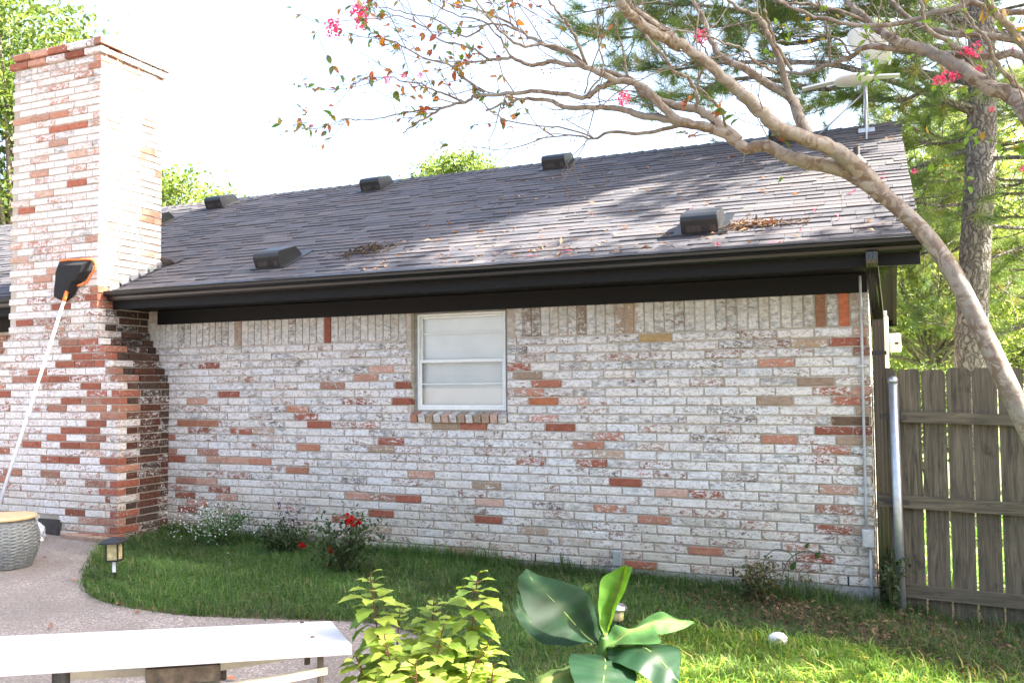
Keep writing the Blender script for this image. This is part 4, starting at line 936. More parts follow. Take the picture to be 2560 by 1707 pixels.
tag(tg, 'longer straggly tufts standing out of the lawn', 'grass', kind='stuff')
# creeping runners over the patio edge and tall weeds at the wall
r = np.random.default_rng(24)
wxy = np.vstack([np.column_stack([r.uniform(-6.6, -.1, 1300), r.uniform(-.10, -.015, 1300)])])
wg = grass_blades('weeds_along_wall', wxy, (.07+.16*(.5+.5*np.sin(wxy[:, 0]*5.1+2*np.sin(wxy[:, 0]*2.3)))**2)*r.uniform(.5, 1.5, len(wxy)), np.full(len(wxy), .006), g0[r.integers(0, 4, len(wxy))]*.9, M['grass'], .8, 25)
tag(wg, 'taller weedy grass growing against the brick base', 'weeds', kind='stuff')
fxy = np.column_stack([r.uniform(.05, 6., 9000), r.uniform(.5, 6., 9000)])
fg = grass_blades('grass_beyond_fence', fxy, np.full(9000, .16), np.full(9000, .016), g0[r.integers(1, 4, 9000)]*1.5, M['grass'], .6, 26)
tag(fg, 'bright grass seen through the fence gaps', 'grass', kind='stuff')
# ------------------------------------------------------------------ fallen leaves
def litter(name, label, P, size, cols, seed, nz=.3):
    r_ = np.random.default_rng(seed); n = len(P); d_ = rand_dirs(n, r_)*A(1, 1, nz); nr = rand_dirs(n, r_)*.5+A(0, 0, 1)
    V, F = kite_leaves(P, d_, nr, size*r_.uniform(.5, 1.4, n), size*.45*r_.uniform(.6, 1.3, n), .3)
    o = np_obj(name, V, F, M['litter'], None, np.repeat(np.array(cols)[r_.integers(0, len(cols), n)]*r_.uniform(.7, 1.3, (n, 1)), 4, 0))
    return tag(o, label, 'leaves', kind='stuff')
BROWN = [(.20, .12, .07), (.28, .17, .09), (.15, .09, .055), (.34, .22, .13)]
r = np.random.default_rng(40)
q = np.vstack([np.column_stack([r.normal(.25, .5, 1500), r.normal(-.95, .42, 1500)]), np.column_stack([r.normal(-.75, .45, 700), r.normal(-.5, .22, 700)]), np.column_stack([r.uniform(-1.6, 1.6, 500), r.uniform(-2.2, -.1, 500)])])
q = q[(q[:, 1] < -.06) & ~in_poly(q[:, 0], q[:, 1])]
litter('fallen_leaves', 'brown dead leaves and twigs lying below the fence', np.column_stack([q, [zg(x)+.012+.03*r.random() for x in q[:, 0]]]), .042, [(.13, .08, .05), (.19, .115, .065), (.09, .06, .04), (.24, .16, .10)], 41)
q = np.array([ground_at(px, py) for px, py in [(305, 1512), (325, 1508), (348, 1530), (383, 1528), (180, 1455), (165, 1375), (105, 1395), (570, 1544), (590, 1703), (330, 1672), (420, 1695), (128, 1578), (700, 1548), (1240, 1640), (1270, 1660), (1330, 1650), (1225, 1600)]])
litter('patio_leaves', 'scattered reddish dead leaves on the patio', q+A(0, 0, .012), .07, [(.34, .13, .06), (.20, .12, .08)], 42)
def roof_litter(name, label, x, y, sx, sy, n, cols, size, seed):
    r_ = np.random.default_rng(seed); xs_, ys_ = r_.normal(x, sx, n), r_.normal(y, sy, n); hh = .014+.03*np.exp(-((xs_-x)/sx)**2)*r_.random(n)
    P = np.array([roof_pt(a, b, h_) for a, b, h_ in zip(xs_, ys_, hh)])
    return litter(name, label, P, size, cols, seed, .25)
roof_litter('leaf_pile', 'heap of brown leaves caught beside the nearest roof vent', -.80, -.02, .17, .05, 300, [(.10, .06, .035), (.15, .085, .045), (.22, .14, .08)], .04, 43)
roof_litter('needle_patch', 'tan patch of pine needles above the left eave', -4.48, .12, .15, .09, 260, [(.13, .09, .055), (.10, .07, .04), (.17, .12, .08)], .045, 44)
roof_litter('leaf_scatter', 'small scatter of dry leaves above the middle of the gutter', -2.45, -.18, .20, .10, 45, [(.15, .085, .045), (.24, .15, .09)], .04, 45)
r = np.random.default_rng(46)
P = np.array([roof_pt(x, y, .013) for x, y in zip(r.uniform(-4.2, .25, 260), -.45+3.2*r.random(260)**1.6)])
litter('roof_debris', 'stray dry needles and leaves dotted over the roof', P, .06, [(.40, .24, .14), (.5, .30, .2), (.3, .16, .09)], 47)
P = np.array([roof_pt(x, y, .013) for x, y in [(-.72, .0), (-.70, .02), (-.45, -.22), (-.2, -.05), (-1.05, -.42), (-.6, -.44), (-.35, .2), (-.1, .6), (.1, .9), (.15, 1.0), (-2.3, -.30), (-2.55, -.38), (-1.4, .6), (.05, .5)]])
tag(litter('fallen_petals', 'pink petals dropped on the shingles', np.repeat(P, 3, 0)+r.normal(size=(len(P)*3, 3))*.012, .045, [(.75, .10, .22)], 48), 'pink petals dropped on the shingles', 'petals', kind='stuff')
# ================================================================== PLANTS BY THE WALL
def leafy_clump(name, label, cat, base, hgt, rad, n, lsize, cols, seed, stems=14, flowers=(), spread=1.):
    r_ = np.random.default_rng(seed); t = thing(name, label, cat, base); sb = MB(); P = []; Dn = []
    for k in range(stems):
        a = r_.uniform(0, 6.28); e_ = A(math.cos(a)*rad*r_.random()**.5*spread, math.sin(a)*rad*r_.random()**.5*spread, hgt*r_.uniform(.55, 1.)); q_ = spline([(0, 0, -.03), e_*.5+A(0, 0, .05), e_], 4)
        sb.tube(q_, np.linspace(.006, .002, len(q_)), 4, cap=False, col=(.09, .10, .04))
        for j in range(n//stems): f = r_.uniform(.2, 1.); P.append(q_[int(f*(len(q_)-1))]+r_.normal(size=3)*rad*.16); Dn.append(r_.normal(size=3)+A(0, 0, .1))
    sb.build('stems', M['leaf'], t)
    P = np.array(P); n_ = len(P); V, F = kite_leaves(P, np.array(Dn), rand_dirs(n_, r_)*.6+Z_, lsize*r_.uniform(.6, 1.3, n_), lsize*.55*r_.uniform(.7, 1.2, n_))
    o = np_obj('foliage', V, F, M['leaf'], t, np.repeat(np.array(cols)[r_.integers(0, len(cols), n_)]*r_.uniform(.7, 1.3, (n_, 1)), 4, 0)); o['kind'] = 'stuff'
    return t
DARKG = [(.030, .065, .022), (.04, .08, .028), (.055, .09, .03), (.05, .06, .03)]
def gb(x, y): p = ground_at(x, y); return (p[0], p[1], zg(p[0]))
rose = leafy_clump('rose_bush', 'dark-leaved rose bush with a few red blooms', 'bush', (-4.02, -.95, zg(-4)), .50, .36, 900, .05, DARKG, 60, 20)
def rose_bloom(px, py, d, s):
    c = at(px, py, d); r_ = np.random.default_rng(int(px)); n_ = 26; V, F = kite_leaves(np.tile(c, (n_, 1))+r_.normal(size=(n_, 3))*s*.25, rand_dirs(n_, r_)+A(0, 0, .4), rand_dirs(n_, r_), np.full(n_, s), np.full(n_, s*.9), .4)
    sit(np_obj('bloom', V, F, M['petal'], None, np.repeat(np.array([(.50, .012, .012), (.40, .01, .012)])[r_.integers(0, 2, n_)], 4, 0)), rose)
    sit(MB().tube(spline([c, c+A(.01, .02, -.15), A(-3.98+(c[0]+3.98)*.5, -.9, .22)], 4), .003, 4, (.05, .09, .03)).build('bloom_stem', M['leaf']), rose)
dd = (np.array([-3.98, -.9, .3])-CP)@CF
for px, py, s in ((876, 1306, .034), (897, 1306, .026), (879, 1293, .018), (868, 1286, .017), (884, 1315, .022), (825, 1374, .033), (755, 1363, .026), (868, 1284, .012), (822, 1410, .02)): rose_bloom(px, py, dd, s)
wf = leafy_clump('white_flowering_plant', 'airy plant with tiny white flowers near the chimney corner', 'plant', (-5.75, -.42, zg(-5.7)), .36, .36, 900, .035, [(.06, .14, .045), (.09, .18, .06)], 61, 24)
r = np.random.default_rng(62); n_ = 330; P = np.column_stack([r.normal(-5.85, .22, n_), r.normal(-.50, .14, n_), zg(-5.8)+np.clip(r.normal(.26, .10, n_), .03, .46)])
V, F = kite_leaves(P, rand_dirs(n_, r), rand_dirs(n_, r), np.full(n_, .017), np.full(n_, .017)); o = np_obj('tiny_flowers', V, F, M['petal'], None, np.full((n_*4, 3), .78)); o['kind'] = 'stuff'; sit(o, wf)
dk = leafy_clump('dark_shrub', 'small dark shrub between white flowers and rose bush', 'bush', (-4.95, -.55, zg(-4.9)), .30, .27, 700, .045, DARKG, 63, 16)
ps = leafy_clump('salvia_plant', 'slim plant with dusky purple flower spikes at the wall', 'plant', (-5.15, -.22, zg(-5.1)), .30, .12, 160, .04, DARKG, 64, 7)
r = np.random.default_rng(65); n_ = 150; sx = r.choice([-.12, -.02, .03, .10], n_); P = np.column_stack([-5.12+sx+r.normal(size=n_)*.012, -.22+r.normal(size=n_)*.02, zg(-5)+r.uniform(.22, .44, n_)])
V, F = kite_leaves(P, rand_dirs(n_, r), rand_dirs(n_, r), np.full(n_, .022), np.full(n_, .014)); o = np_obj('flower_spikes', V, F, M['petal'], None, np.full((n_*4, 3), .09)*A(1.1, .8, 1.5)); o['kind'] = 'stuff'; sit(o, ps)
weed = leafy_clump('brown_weed', 'straggly brown-green weed near the right foot of the wall', 'weed', (-.85, -.35, zg(-.9)), .27, .26, 420, .045, [(.10, .11, .045), (.16, .11, .05), (.07, .09, .04)], 66, 14)
vb = MB()
for P in ([(-.72, -.10, -.1), (-.80, -.06, .12), (-.72, -.05, .24), (-.60, -.05, .22), (-.56, -.06, .10)], [(-.70, -.10, -.1), (-.62, -.06, .16), (-.48, -.05, .25), (-.36, -.06, .2)]): vb.tube(spline(P, 6), .004, 5, (.10, .11, .05))
sit(vb.build('curling_stem', M['leaf']), weed)
for P, s in (((-.49, -.06, .27), .04), ((-.60, -.05, .10), .06), ((-.42, -.06, .2), .05)): put_leaf(CL, A(*P), A(.3, -.3, .5), A(0, -1, .3), s*1.4, (.07, .12, .04), weed)
tall = leafy_clump('fence_weed', 'rank grass and creeper tuft around the galvanised fence post', 'weed', (.10, -.16, zg(0)), .42, .14, 140, .06, DARKG+[(.07, .12, .04)], 67, 16)
# ================================================================== FOREGROUND PLANTS
HL = leaf_mesh('lobed_leaf', 1., .74, 7, .17, .22, .35)
hib = thing('hibiscus_plant', 'bushy light-green plant with toothed leaves next to the diving board', 'plant', (-1.68, -3.25, zg(-1.7)))
r = np.random.default_rng(70); sb = MB(); nl = 0; XT = []
STEM = [((925, 1432), (985, 1800), 4.05), ((1195, 1432), (1130, 1800), 4.0), ((1085, 1498), (1060, 1800), 4.2), ((1110, 1560), (1080, 1820), 3.9), ((960, 1585), (1010, 1820), 3.85), ((1225, 1600), (1150, 1820), 3.9), ((890, 1640), (980, 1830), 3.95), ((1040, 1650), (1050, 1830), 3.7), ((1190, 1650), (1120, 1830), 3.75), ((1000, 1520), (1020, 1800), 4.25), ((1235, 1660), (1160, 1830), 3.7), ((940, 1690), (1000, 1850), 3.7)]
for (tx, ty), (bx, by), d_ in STEM:
    p0, p1 = at(bx, by, d_+.05), at(tx, ty, d_); p0[2] = zg(p0[0])-.02; mid = (p0+p1)/2+r.normal(size=3)*.02; q = spline([p0, mid, p1], 8); sb.tube(q, np.linspace(.007, .0025, len(q)), 5, (.16, .07, .05), False)
    ln = np.linalg.norm(p1-p0); k = 0; f = 1.0
    while f > .10:
        i = int(f*(len(q)-1))
        if proj(q[i])[1] > 1735: break
        a = k*2.399+r.uniform(-.3, .3); e_ = (1-f)
        el = .55-1.3*min(e_*1.6, .85); dv = A(math.cos(a), math.sin(a), el); size = min(.105, .042+e_*.36)*r.uniform(.8, 1.2)
        st = q[i]+A(math.cos(a), math.sin(a), .35)*size*.35
        el_r = random.random()
        if nl < 298 and el_r < .62:
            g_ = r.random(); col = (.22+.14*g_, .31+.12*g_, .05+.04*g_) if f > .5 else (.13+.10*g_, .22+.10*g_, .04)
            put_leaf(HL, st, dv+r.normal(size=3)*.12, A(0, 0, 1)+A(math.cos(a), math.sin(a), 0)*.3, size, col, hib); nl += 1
        else: XT.append((st, dv+r.normal(size=3)*.2, size))
        sb.tube([q[i], st], [.0018, .0013], 4, (.22, .10, .06), False)
        f -= .0105/ln; k += 1
sit(sb.build('stems', M['leaf'], None, True), hib)
xf = MB(); lv = np.array([v_.co[:] for v_ in HL.vertices]); lf = [tuple(p_.vertices) for p_ in HL.polygons]
for p_, d_, s_ in XT:
    x_ = d_/np.linalg.norm(d_); y_ = np.cross(Z_, x_); y_ /= np.linalg.norm(y_)+1e-9; z_ = np.cross(x_, y_); g_ = r.random()
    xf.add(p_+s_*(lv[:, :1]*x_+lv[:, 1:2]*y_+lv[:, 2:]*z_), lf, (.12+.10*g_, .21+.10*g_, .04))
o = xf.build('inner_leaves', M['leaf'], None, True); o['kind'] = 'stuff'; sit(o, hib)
# --- banana: each leaf from its two edges and midrib
def zb(x, y): return 1250+x/4.612, 1380+y/4.612
ban = thing('banana_plant', 'young banana plant with broad paddle leaves at the lawn edge', 'plant', (-1.12, -3.0, zg(-1.1)))
def banana_mat():
    m, t, b = newmat('banana_leaf'); at_ = N(t, 'VertexColor', layer_name='col'); c = at_.outputs[0]
    c = mix(t, rng(t, noise(t, pos(t), 30, 4), .35, .7, 0, .35), c, mix(t, 1., c, (.7, .75, .8), 'MULTIPLY'))
    t.links.new(c, b.inputs['Base Color']); b.inputs['Roughness'].default_value = .48; b.inputs['Specular IOR Level'].default_value = .2
    tl = N(t, 'BsdfTranslucent', {'Color': mix(t, 1., c, (2.4, 2.3, .6), 'MULTIPLY')}); ms = N(t, 'MixShader', {0: .25, 1: b.outputs[0], 2: tl.outputs[0]})
    t.links.new(ms.outputs[0], t.nodes['Material Output'].inputs[0]); return m
M['banana'] = banana_mat()
def banana_leaf(left, mid, right, col, nv=44, ribw=.006):
    def ln(P): 
        P = np.array([at(*zb(p[0], p[1]), p[2]) for p in P]); Q = spline(P, 8); s = np.concatenate([[0], np.cumsum(np.linalg.norm(np.diff(Q, axis=0), axis=1))]); s /= s[-1]
        return np.array([[np.interp(f, s, Q[:, k]) for k in range(3)] for f in np.linspace(0, 1, nv)])
    Lf, Md, Rt = ln(left), ln(mid), ln(right); rows = []; cc = []
    for i in range(nv):
        nrm = np.cross(Rt[i]-Lf[i], Md[min(i+1, nv-1)]-Md[max(i-1, 0)]); nrm /= np.linalg.norm(nrm)+1e-9
        row = []
        for a, b in ((Lf[i], Md[i]), (Md[i], Rt[i])):
            for f in (0, .33, .66): row.append(a*(1-f)+b*f+nrm*(.006*math.sin(i*.62+f*3)+.0022*(i % 2))*(1-abs(f-.5)))
        row.append(Rt[i]); rows.append(row)
        for j in range(7): k_ = (1.35 if j == 3 else 1.)*random.uniform(.96, 1.04)*(.88+.24*((i*7919 % 13)/13)); cc.append((min(1, col[0]*k_*(1.6 if j == 3 else 1)), min(1, col[1]*k_), col[2]*k_, 1))
    V = np.array(rows).reshape(-1, 3); F = [(i*7+j, i*7+j+1, (i+1)*7+j+1, (i+1)*7+j) for i in range(nv-1) for j in range(6)]
    o = MB().add(V, F, np.array(cc)).build('leaf_blade', M['banana'], None, True); sit(o, ban)
    rb_ = MB().tube(Md+A(0, 0, -.004), np.linspace(ribw, .0015, nv), 6, (.26, .36, .12), False).build('midrib', M['leaf'], o, True); rb_.matrix_parent_inverse = Matrix(); return o
DG, BG = (.013, .040, .019), (.09, .20, .036)  # leaf greens with shade (dark) and sunlight (bright) put into the colour
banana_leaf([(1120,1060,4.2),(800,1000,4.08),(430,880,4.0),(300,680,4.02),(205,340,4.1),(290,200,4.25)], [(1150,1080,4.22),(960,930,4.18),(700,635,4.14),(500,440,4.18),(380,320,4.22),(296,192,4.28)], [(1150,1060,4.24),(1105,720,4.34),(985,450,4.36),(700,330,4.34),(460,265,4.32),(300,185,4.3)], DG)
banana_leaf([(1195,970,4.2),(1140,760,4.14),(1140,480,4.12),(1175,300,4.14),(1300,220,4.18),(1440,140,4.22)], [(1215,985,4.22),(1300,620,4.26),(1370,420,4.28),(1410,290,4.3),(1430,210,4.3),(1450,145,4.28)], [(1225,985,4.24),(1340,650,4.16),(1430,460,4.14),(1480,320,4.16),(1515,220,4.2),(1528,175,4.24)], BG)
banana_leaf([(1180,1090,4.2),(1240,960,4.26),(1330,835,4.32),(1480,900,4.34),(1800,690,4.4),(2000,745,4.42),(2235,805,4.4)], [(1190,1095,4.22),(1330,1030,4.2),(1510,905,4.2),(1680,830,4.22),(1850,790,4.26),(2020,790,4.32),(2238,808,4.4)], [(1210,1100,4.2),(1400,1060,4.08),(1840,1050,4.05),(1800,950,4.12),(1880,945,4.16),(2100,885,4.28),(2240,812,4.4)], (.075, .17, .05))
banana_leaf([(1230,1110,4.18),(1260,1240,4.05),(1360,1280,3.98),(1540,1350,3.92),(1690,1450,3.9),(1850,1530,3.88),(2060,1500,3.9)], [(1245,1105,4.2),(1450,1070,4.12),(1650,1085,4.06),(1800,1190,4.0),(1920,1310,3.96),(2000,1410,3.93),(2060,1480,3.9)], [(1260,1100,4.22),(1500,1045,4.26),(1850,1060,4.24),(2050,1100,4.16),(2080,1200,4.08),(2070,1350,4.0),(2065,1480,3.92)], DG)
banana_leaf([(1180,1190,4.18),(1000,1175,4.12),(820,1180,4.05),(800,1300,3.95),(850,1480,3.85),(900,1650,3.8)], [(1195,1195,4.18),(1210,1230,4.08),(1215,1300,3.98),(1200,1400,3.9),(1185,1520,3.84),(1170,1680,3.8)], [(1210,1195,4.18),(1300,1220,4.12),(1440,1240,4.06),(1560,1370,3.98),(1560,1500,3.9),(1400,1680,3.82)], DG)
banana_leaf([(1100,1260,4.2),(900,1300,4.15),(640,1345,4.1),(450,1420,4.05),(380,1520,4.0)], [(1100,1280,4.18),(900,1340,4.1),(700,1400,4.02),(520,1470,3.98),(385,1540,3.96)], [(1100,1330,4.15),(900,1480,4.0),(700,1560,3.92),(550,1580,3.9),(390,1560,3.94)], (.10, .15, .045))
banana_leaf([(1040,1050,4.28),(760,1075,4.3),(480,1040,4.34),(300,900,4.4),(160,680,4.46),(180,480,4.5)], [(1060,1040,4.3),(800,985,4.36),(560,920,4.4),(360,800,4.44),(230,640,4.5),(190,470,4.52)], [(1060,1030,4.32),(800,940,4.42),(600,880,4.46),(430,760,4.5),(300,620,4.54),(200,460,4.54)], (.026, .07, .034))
st = MB(); p1 = at(*zb(1190, 1090), 4.21); p0 = p1.copy(); p0[2] = zg(p0[0])-.02; p0[0] -= .02
st.tube(spline([p0, (p0+p1)/2, p1, p1+A(.005, 0, .05)], 5), np.linspace(.04, .022, 16), 12, (.10, .20, .05)); sit(st.build('pseudostem', M['leaf'], None, True), ban)
# ================================================================== GARDEN AND POOL THINGS
def bev(o, w_=.004, s=2): b = o.modifiers.new('bevel', 'BEVEL'); b.width = w_; b.segments = s; return o
# square solar lantern
p = ground_at(288, 1456); lam = thing('solar_lantern', 'square black-roofed solar lantern with amber glass on a stake', 'lantern', p); s = .92
def lp(mb, name, m, parent=lam): return mb.build(name, m, parent)
lp(MB().tube([(0, 0, -.05), (0, 0, .06), (0, 0, .17)], [.004, .012, .013], 8), 'stake', M['blackplastic']); lp(MB().box((-.0135, -.0150, .085), (.0135, -.0131, .165)), 'white_label', M['white_plastic'])
lp(MB().box((-.050, -.050, .17), (.050, .050, .182)), 'base_plate', M['blackplastic'])
for sx in (-1, 1):
    for sy in (-1, 1): lp(MB().box((sx*.046-.005, sy*.046-.005, .182), (sx*.046+.005, sy*.046+.005, .315)), 'corner_post', M['blackplastic'])
lp(MB().box((-.041, -.041, .184), (.041, .041, .313)), 'amber_panel', M['amber'])
lp(MB().add([(-.085, -.085, .313), (.085, -.085, .313), (.085, .085, .313), (-.085, .085, .313), (-.085, -.085, .322), (.085, -.085, .322), (.085, .085, .322), (-.085, .085, .322), (-.04, -.04, .352), (.04, -.04, .352), (.04, .04, .352), (-.04, .04, .352)], [(0,3,2,1), (0,1,5,4), (1,2,6,5), (2,3,7,6), (3,0,4,7), (4,5,9,8), (5,6,10,9), (6,7,11,10), (7,4,8,11), (8,9,10,11)]), 'lantern_roof', M['blackplastic'])
lam.rotation_euler = (0, R(-2), R(22))
# round solar light behind the banana
p = ground_at(1545, 1590); la2 = thing('round_solar_light', 'low round solar light with shiny dome behind the banana leaves', 'lantern', p)
MB().tube([(0, 0, -.05), (0, 0, .10)], .011, 8).build('stake', M['blackplastic'], la2); MB().lathe([(.03, .10), (.038, .11), (.040, .165), (.03, .17)], seg=18).build('lens', M['amber'], la2, True)
MB().lathe([(.062, .168), (.066, .172), (.060, .187), (.040, .204), (.015, .212), (0, .213)], seg=22).build('dome', M['steel'], la2, True)
# wicker basket with a wooden lid
bk = thing('wicker_basket', 'round grey woven basket with pale wooden lid on the patio', 'basket', ground_at(8, 1416))
nr_, ns_ = 44, 96; V = []; hb = .40
for i in range(nr_+1):
    f = i/nr_; rad = .185+.085*math.sin(math.pi*min(1, f*.78+.08))
    for k in range(ns_):
        a = 2*math.pi*k/ns_; wv = .011*math.sin(i*math.pi/1.5+(.9 if (k//3) % 2 else -.9))*math.cos(k*math.pi/3); V.append(((rad+wv)*math.cos(a), (rad+wv)*math.sin(a), f*hb))
F = [(i*ns_+k, i*ns_+(k+1) % ns_, (i+1)*ns_+(k+1) % ns_, (i+1)*ns_+k) for i in range(nr_) for k in range(ns_)]
MB().add(V, F+[tuple(range(ns_))[::-1], tuple(nr_*ns_+k for k in range(ns_))]).build('woven_body', M['wicker'], bk, True)
bev(MB().lathe([(.235, .401), (.25, .407), (.25, .425), (.235, .432), (0, .432)], seg=48).build('lid', M['lid'], bk))
# crumpled white bag next to it
bp = A(-7.62, -.92, zg(-7.6)); bag = thing('plastic_bag', 'crumpled white plastic bag between basket and chimney', 'bag', bp)
import bmesh
def lump(name, size, seed, m, parent, sub=3, amp=.35):
    b_ = bmesh.new(); bmesh.ops.create_icosphere(b_, subdivisions=sub, radius=1.); r_ = np.random.default_rng(seed); ks = rand_dirs(14, r_)
    for v in b_.verts:
        d_ = np.array(v.co); f = 1+amp*sum(abs(math.sin(3*(d_@k)+i)) for i, k in enumerate(ks))/14-amp*.4+r_.uniform(-.05, .05)*amp*2
        v.co = Vector(d_*f*np.array(size))+Vector((0, 0, size[2]*.8))
    me_ = bpy.data.meshes.new(name); b_.to_mesh(me_); b_.free(); return obj(name, me_, m, parent)
lump('bag_body', (.075, .06, .085), 5, M['cloth'], bag, 3, 1.3); o = MB().tube(spline([(-.02, 0, .16), (-.06, .0, .22), (-.12, .01, .25)], 4), [.03, .025, .02, .02, .03, .02, .018, .012, .006], 7).build('bag_handle', M['cloth'], bag)
fr_ = tag(lump('field_stone', (.10, .07, .05), 9, M['rock'], None, 2, .4), 'flat buff stone by the basket under the white bag', 'stone'); fr_.location = (-7.55, -1.0, zg(-7.5)-.02)
p = ground_at(1945, 1622); rk = tag(lump('white_rock', (.055, .045, .045), 4, M['rock'], None, 2, .5), 'fist-sized white rock lying in the shaded grass', 'rock'); rk.location = p+A(0, 0, .02)
# grey outlet box at the wall
pa, pb_ = hit(1534, 1374, 1, -.06), hit(1556, 1420, 1, -.06)
ob = thing('outlet_box', 'grey metal outlet box on a stub post against the brick', 'outlet', (pa[0]/2+pb_[0]/2, -.06, zg(-2)))
bev(sit(MB().box((pa[0], -.09, pb_[2]+.02), (pb_[0], -.03, pa[2])).build('box', M['galv']), ob)); sit(MB().box((pa[0]-.012, -.085, -.11), (pa[0]+.05, -.035, pb_[2]+.012)).build('stub_post', M['galv']), ob)
# pool net leaning on the chimney
yn = YF-.045
net = thing('pool_net', 'black pool leaf net with orange rim leaning on the chimney', 'pool net', (-7.85, -1.75, zg(-7.8)))
npx = lambda x, y, yy=yn: hit(*D2(x, y), 1, yy)
top = [npx(137, 600), npx(160, 597), npx(190, 596), npx(214, 598), npx(219, 612), npx(208, 634), npx(196, 650), npx(178, 656)]
sit(MB().tube(spline(top, 5), .011, 8).build('rim', M['orange'], None, True), net)
ol = [npx(137, 600), npx(175, 599), npx(209, 598), npx(203, 622), npx(190, 642), npx(176, 652), npx(166, 676), npx(150, 691), npx(140, 690), npx(124, 682), npx(128, 650), npx(130, 620)]
ctr = np.mean(ol, 0); V = [p_ for p_ in ol]+[ctr+(p_-ctr)*.75+A(0, -.05, 0) for p_ in ol]+[ctr+A(.0, -.055, -.02)]+[p_+A(0, .03, 0) for p_ in ol]; k = len(ol)
F = [(i, (i+1) % k, k+(i+1) % k, k+i) for i in range(k)]+[(k+i, k+(i+1) % k, 2*k) for i in range(k)]+[tuple(2*k+1+i for i in range(k))[::-1]]+[(2*k+1+i, 2*k+1+(i+1) % k, (i+1) % k, i) for i in range(k)]
o = sit(MB().add(V, F).build('net_bag', M['netting']), net)
P1, P2 = npx(148, 688, yn-.06), npx(0, 1152, -1.32); P3 = P2+(P2-P1)*.28
t_ = (zg(-7.8)-P1[2])/(P2[2]-P1[2]); P3 = P1+(P2-P1)*t_
sit(MB().tube([P1, P3], .0155, 12).build('pole', M['pole'], None, True), net); pm = P1+(P2-P1)*.56; dn = (P2-P1)/np.linalg.norm(P2-P1)
sit(MB().tube([pm, pm+dn*.08], .021, 12).build('pole_lock', M['white_plastic'], None, True), net); sit(MB().tube([P1-dn*.09, P1+dn*.02], .019, 10).build('pole_socket', M['orange'], None, True), net)
# diving board
u = A(-.686, -.727, 0); u /= np.linalg.norm(u); v = A(-u[1], u[0], 0); BA = A(-2.52, -3.29, 0)+v*.225; zt, th, hw = .35, .048, .225
dv = thing('diving_board', 'white diving board on a low spring stand', 'diving board', (-2.9, -3.8, zg(-2.9)))
ln = 2.6; c0 = BA
def bpz(a, b, z): return BA+u*a+v*b+A(0, 0, z+.068*a)
V = []; na = 14
for i in range(na+1):
    a = ln*i/na; zt_ = zt+.008*(i/na)
    for b, z in ((-hw, zt_-th), (-hw, zt_-.01), (-hw+.012, zt_), (hw-.012, zt_), (hw, zt_-.01), (hw, zt_-th)): V.append(bpz(a, b, z))
F = [(i*6+j, i*6+(j+1) % 6, (i+1)*6+(j+1) % 6, (i+1)*6+j) for i in range(na) for j in range(6)]+[tuple(range(6))[::-1], tuple(na*6+j for j in range(6))]
bev(sit(MB().add(V, F).build('board', M['board']), dv), .006)
for b in (-.135, .135):
    c = bpz(.16, b, zt); sit(MB().lathe([(.045, -.005), (.043, .006), (.03, .014), (.012, .016)], tuple(c), 24).build('bolt_cap', M['white_plastic'], None, True), dv)
    sit(MB().lathe([(.011, .014), (.010, .022), (0, .023)], tuple(c), 10).build('bolt', M['rust'], None, True), dv)
def bar(name, pts, w_, h_, m):
    V = []
    for a, b, z in pts: V += [bpz(a, b-w_/2, z-h_/2), bpz(a, b+w_/2, z-h_/2), bpz(a, b+w_/2, z+h_/2), bpz(a, b-w_/2, z+h_/2)]
    F = [(i*4+j, i*4+(j+1) % 4, i*4+4+(j+1) % 4, i*4+4+j) for i in range(len(pts)-1) for j in range(4)]+[(3,2,1,0), tuple(len(V)-4+j for j in range(4))]
    return sit(MB().add(V, F).build(name, m), dv)
for sgn in (-1, 1):
    bar('spring_bar', [(.10, sgn*.16, zt-.125), (.30, sgn*.16, zt-.15), (.55, sgn*.16, zt-.172), (.95, sgn*.16, zt-.172), (1.22, sgn*.16, zt-.165)], .03, .035, M['cream'])
    sit(MB().tube([bpz(.13, sgn*.16, zt-.19), bpz(.13, sgn*.16, zt-th)], .014, 8).build('bolt', M['rust']), dv); sit(MB().tube([bpz(1.18, sgn*.16, zt-.22), bpz(1.18, sgn*.16, zt-.15)], .013, 8).build('bolt', M['iron']), dv); sit(MB().tube([bpz(.52, sgn*.16, zt-.235), bpz(.52, sgn*.16, zt-.17)], .014, 8).build('bolt', M['rust']), dv)
    sit(MB().tube([bpz(1.18, sgn*.16, zt-.15), bpz(1.18, sgn*.16, zt-th)], .034, 14).build('rubber_mount', M['blackplastic']), dv)
bar('fulcrum_plate', [(.56, 0, zt-.115), (.86, 0, zt-.115)], .26, .07, M['rust'])
bar('pedestal', [(.55, 0, zt-.33), (.86, 0, zt-.33)], .24, .30, M['cream'])
o = bar('front_block', [(1.78, 0, zt-.28), (3.0, 0, zt-.28)], .62, .36, M['board']); bar('board_pad', [(1.82, 0, zt-th-.012), (2.05, 0, zt-th-.012)], .40, .02, M['blackplastic'])
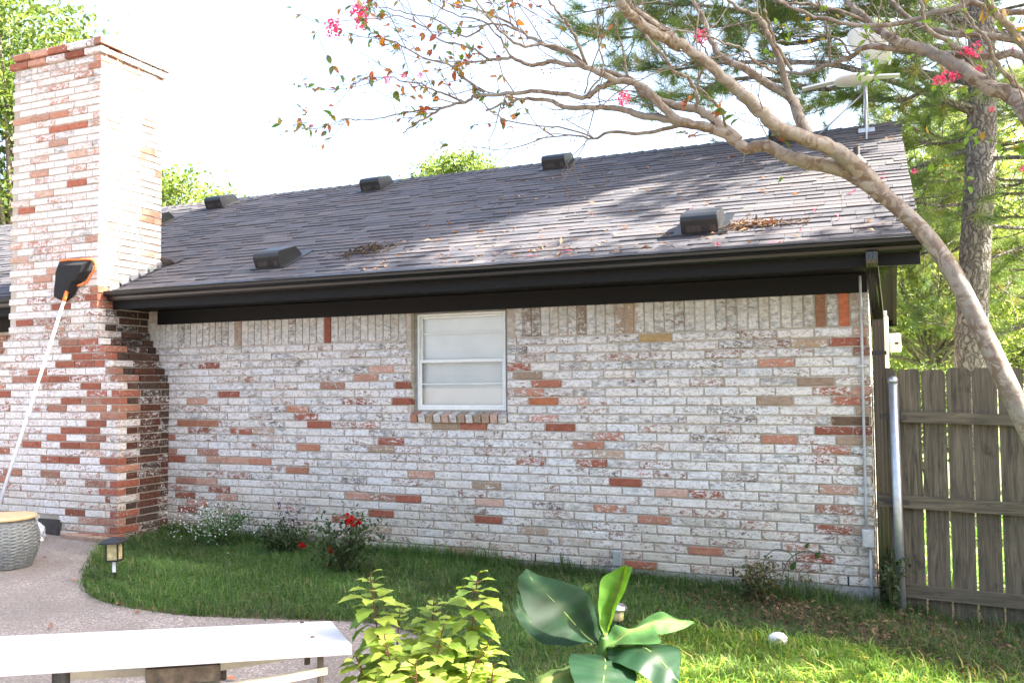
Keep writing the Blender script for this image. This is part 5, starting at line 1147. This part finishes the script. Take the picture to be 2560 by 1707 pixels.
# satellite dish and antenna on the ridge
dp = roof_pt(.02, 2.84); dish = thing('satellite_dish', 'white satellite dish and flat antenna on a mast at the ridge end', 'dish', dp)
tz = 4.90
sit(MB().tube([dp-A(0, 0, .03), A(.02, 2.84, tz)], .022, 14).build('mast', M['galv'], None, True), dish)
for q_ in ((-.50, 2.80), (.02, 2.45)):
    e_ = roof_pt(*q_); sit(MB().tube([e_, A(.02, 2.84, 4.62)], .009, 8).build('brace', M['galv'], None, True), dish)
sit(MB().box((-.06, 2.76, dp[2]-.03), (.10, 2.92, dp[2]+.02)).build('foot', M['galv']), dish)
fwd = A(.60, .20, .77); fwd /= np.linalg.norm(fwd); sx = np.cross(Z_, fwd); sx /= np.linalg.norm(sx); sy = np.cross(fwd, sx); c0 = A(.02, 2.80, tz+.13); V = []; nrg, nsg = 7, 36
for off in (0, -.012):
    for i in range(nrg+1):
        f = i/nrg
        for k in range(nsg): a = 2*math.pi*k/nsg; V.append(c0+sx*.29*f*math.cos(a)+sy*.26*f*math.sin(a)+fwd*(.085*f*f+off))
F = [(i*nsg+k, i*nsg+(k+1) % nsg, (i+1)*nsg+(k+1) % nsg, (i+1)*nsg+k) for i in range(nrg) for k in range(nsg)]; o2 = (nrg+1)*nsg
F += [tuple(o2+q_ for q_ in f)[::-1] for f in F]+[(nrg*nsg+k, nrg*nsg+(k+1) % nsg, o2+nrg*nsg+(k+1) % nsg, o2+nrg*nsg+k) for k in range(nsg)]
sit(MB().add(V, F).build('reflector', M['white_plastic'], None, True), dish)
low = c0-sy*.29+fwd*.05; lnb = c0+fwd*.42-sy*.06
sit(MB().tube([low, lnb], .014, 8).build('feed_arm', M['white_plastic'], None, True), dish); sit(MB().tube([lnb-fwd*.03, lnb+fwd*.07], [.035, .03], 12).build('receiver', M['white_plastic'], None, True), dish)
sit(MB().box((-.02, 2.79, tz-.02), (.06, 2.88, tz+.10)).build('bracket', M['galv']), dish)
cc = A(-.10, 2.82, tz-.15); ub = MB().lathe([(0, -.045), (.10, -.04), (.19, -.012), (.20, .0), (.18, .02), (.10, .045), (0, .05)], tuple(cc), 28); sit(ub.build('flat_antenna', M['white_plastic'], None, True), dish)
for a0, a1 in ((cc+A(-.17, 0, .0), cc+A(-.52, .05, -.02)), (cc+A(.17, 0, .0), cc+A(.46, .05, -.01))):
    d_ = (a1-a0)/np.linalg.norm(a1-a0); n_ = A(0, 1, 0); V = [a0+n_*.06, a0-n_*.06, a1-n_*.05, a1+n_*.05]; V += [q_+A(0, 0, .018) for q_ in V]
    sit(MB().add(V, [(3,2,1,0), (4,5,6,7), (0,1,5,4), (1,2,6,5), (2,3,7,6), (3,0,4,7)]).build('antenna_wing', M['white_plastic']), dish)
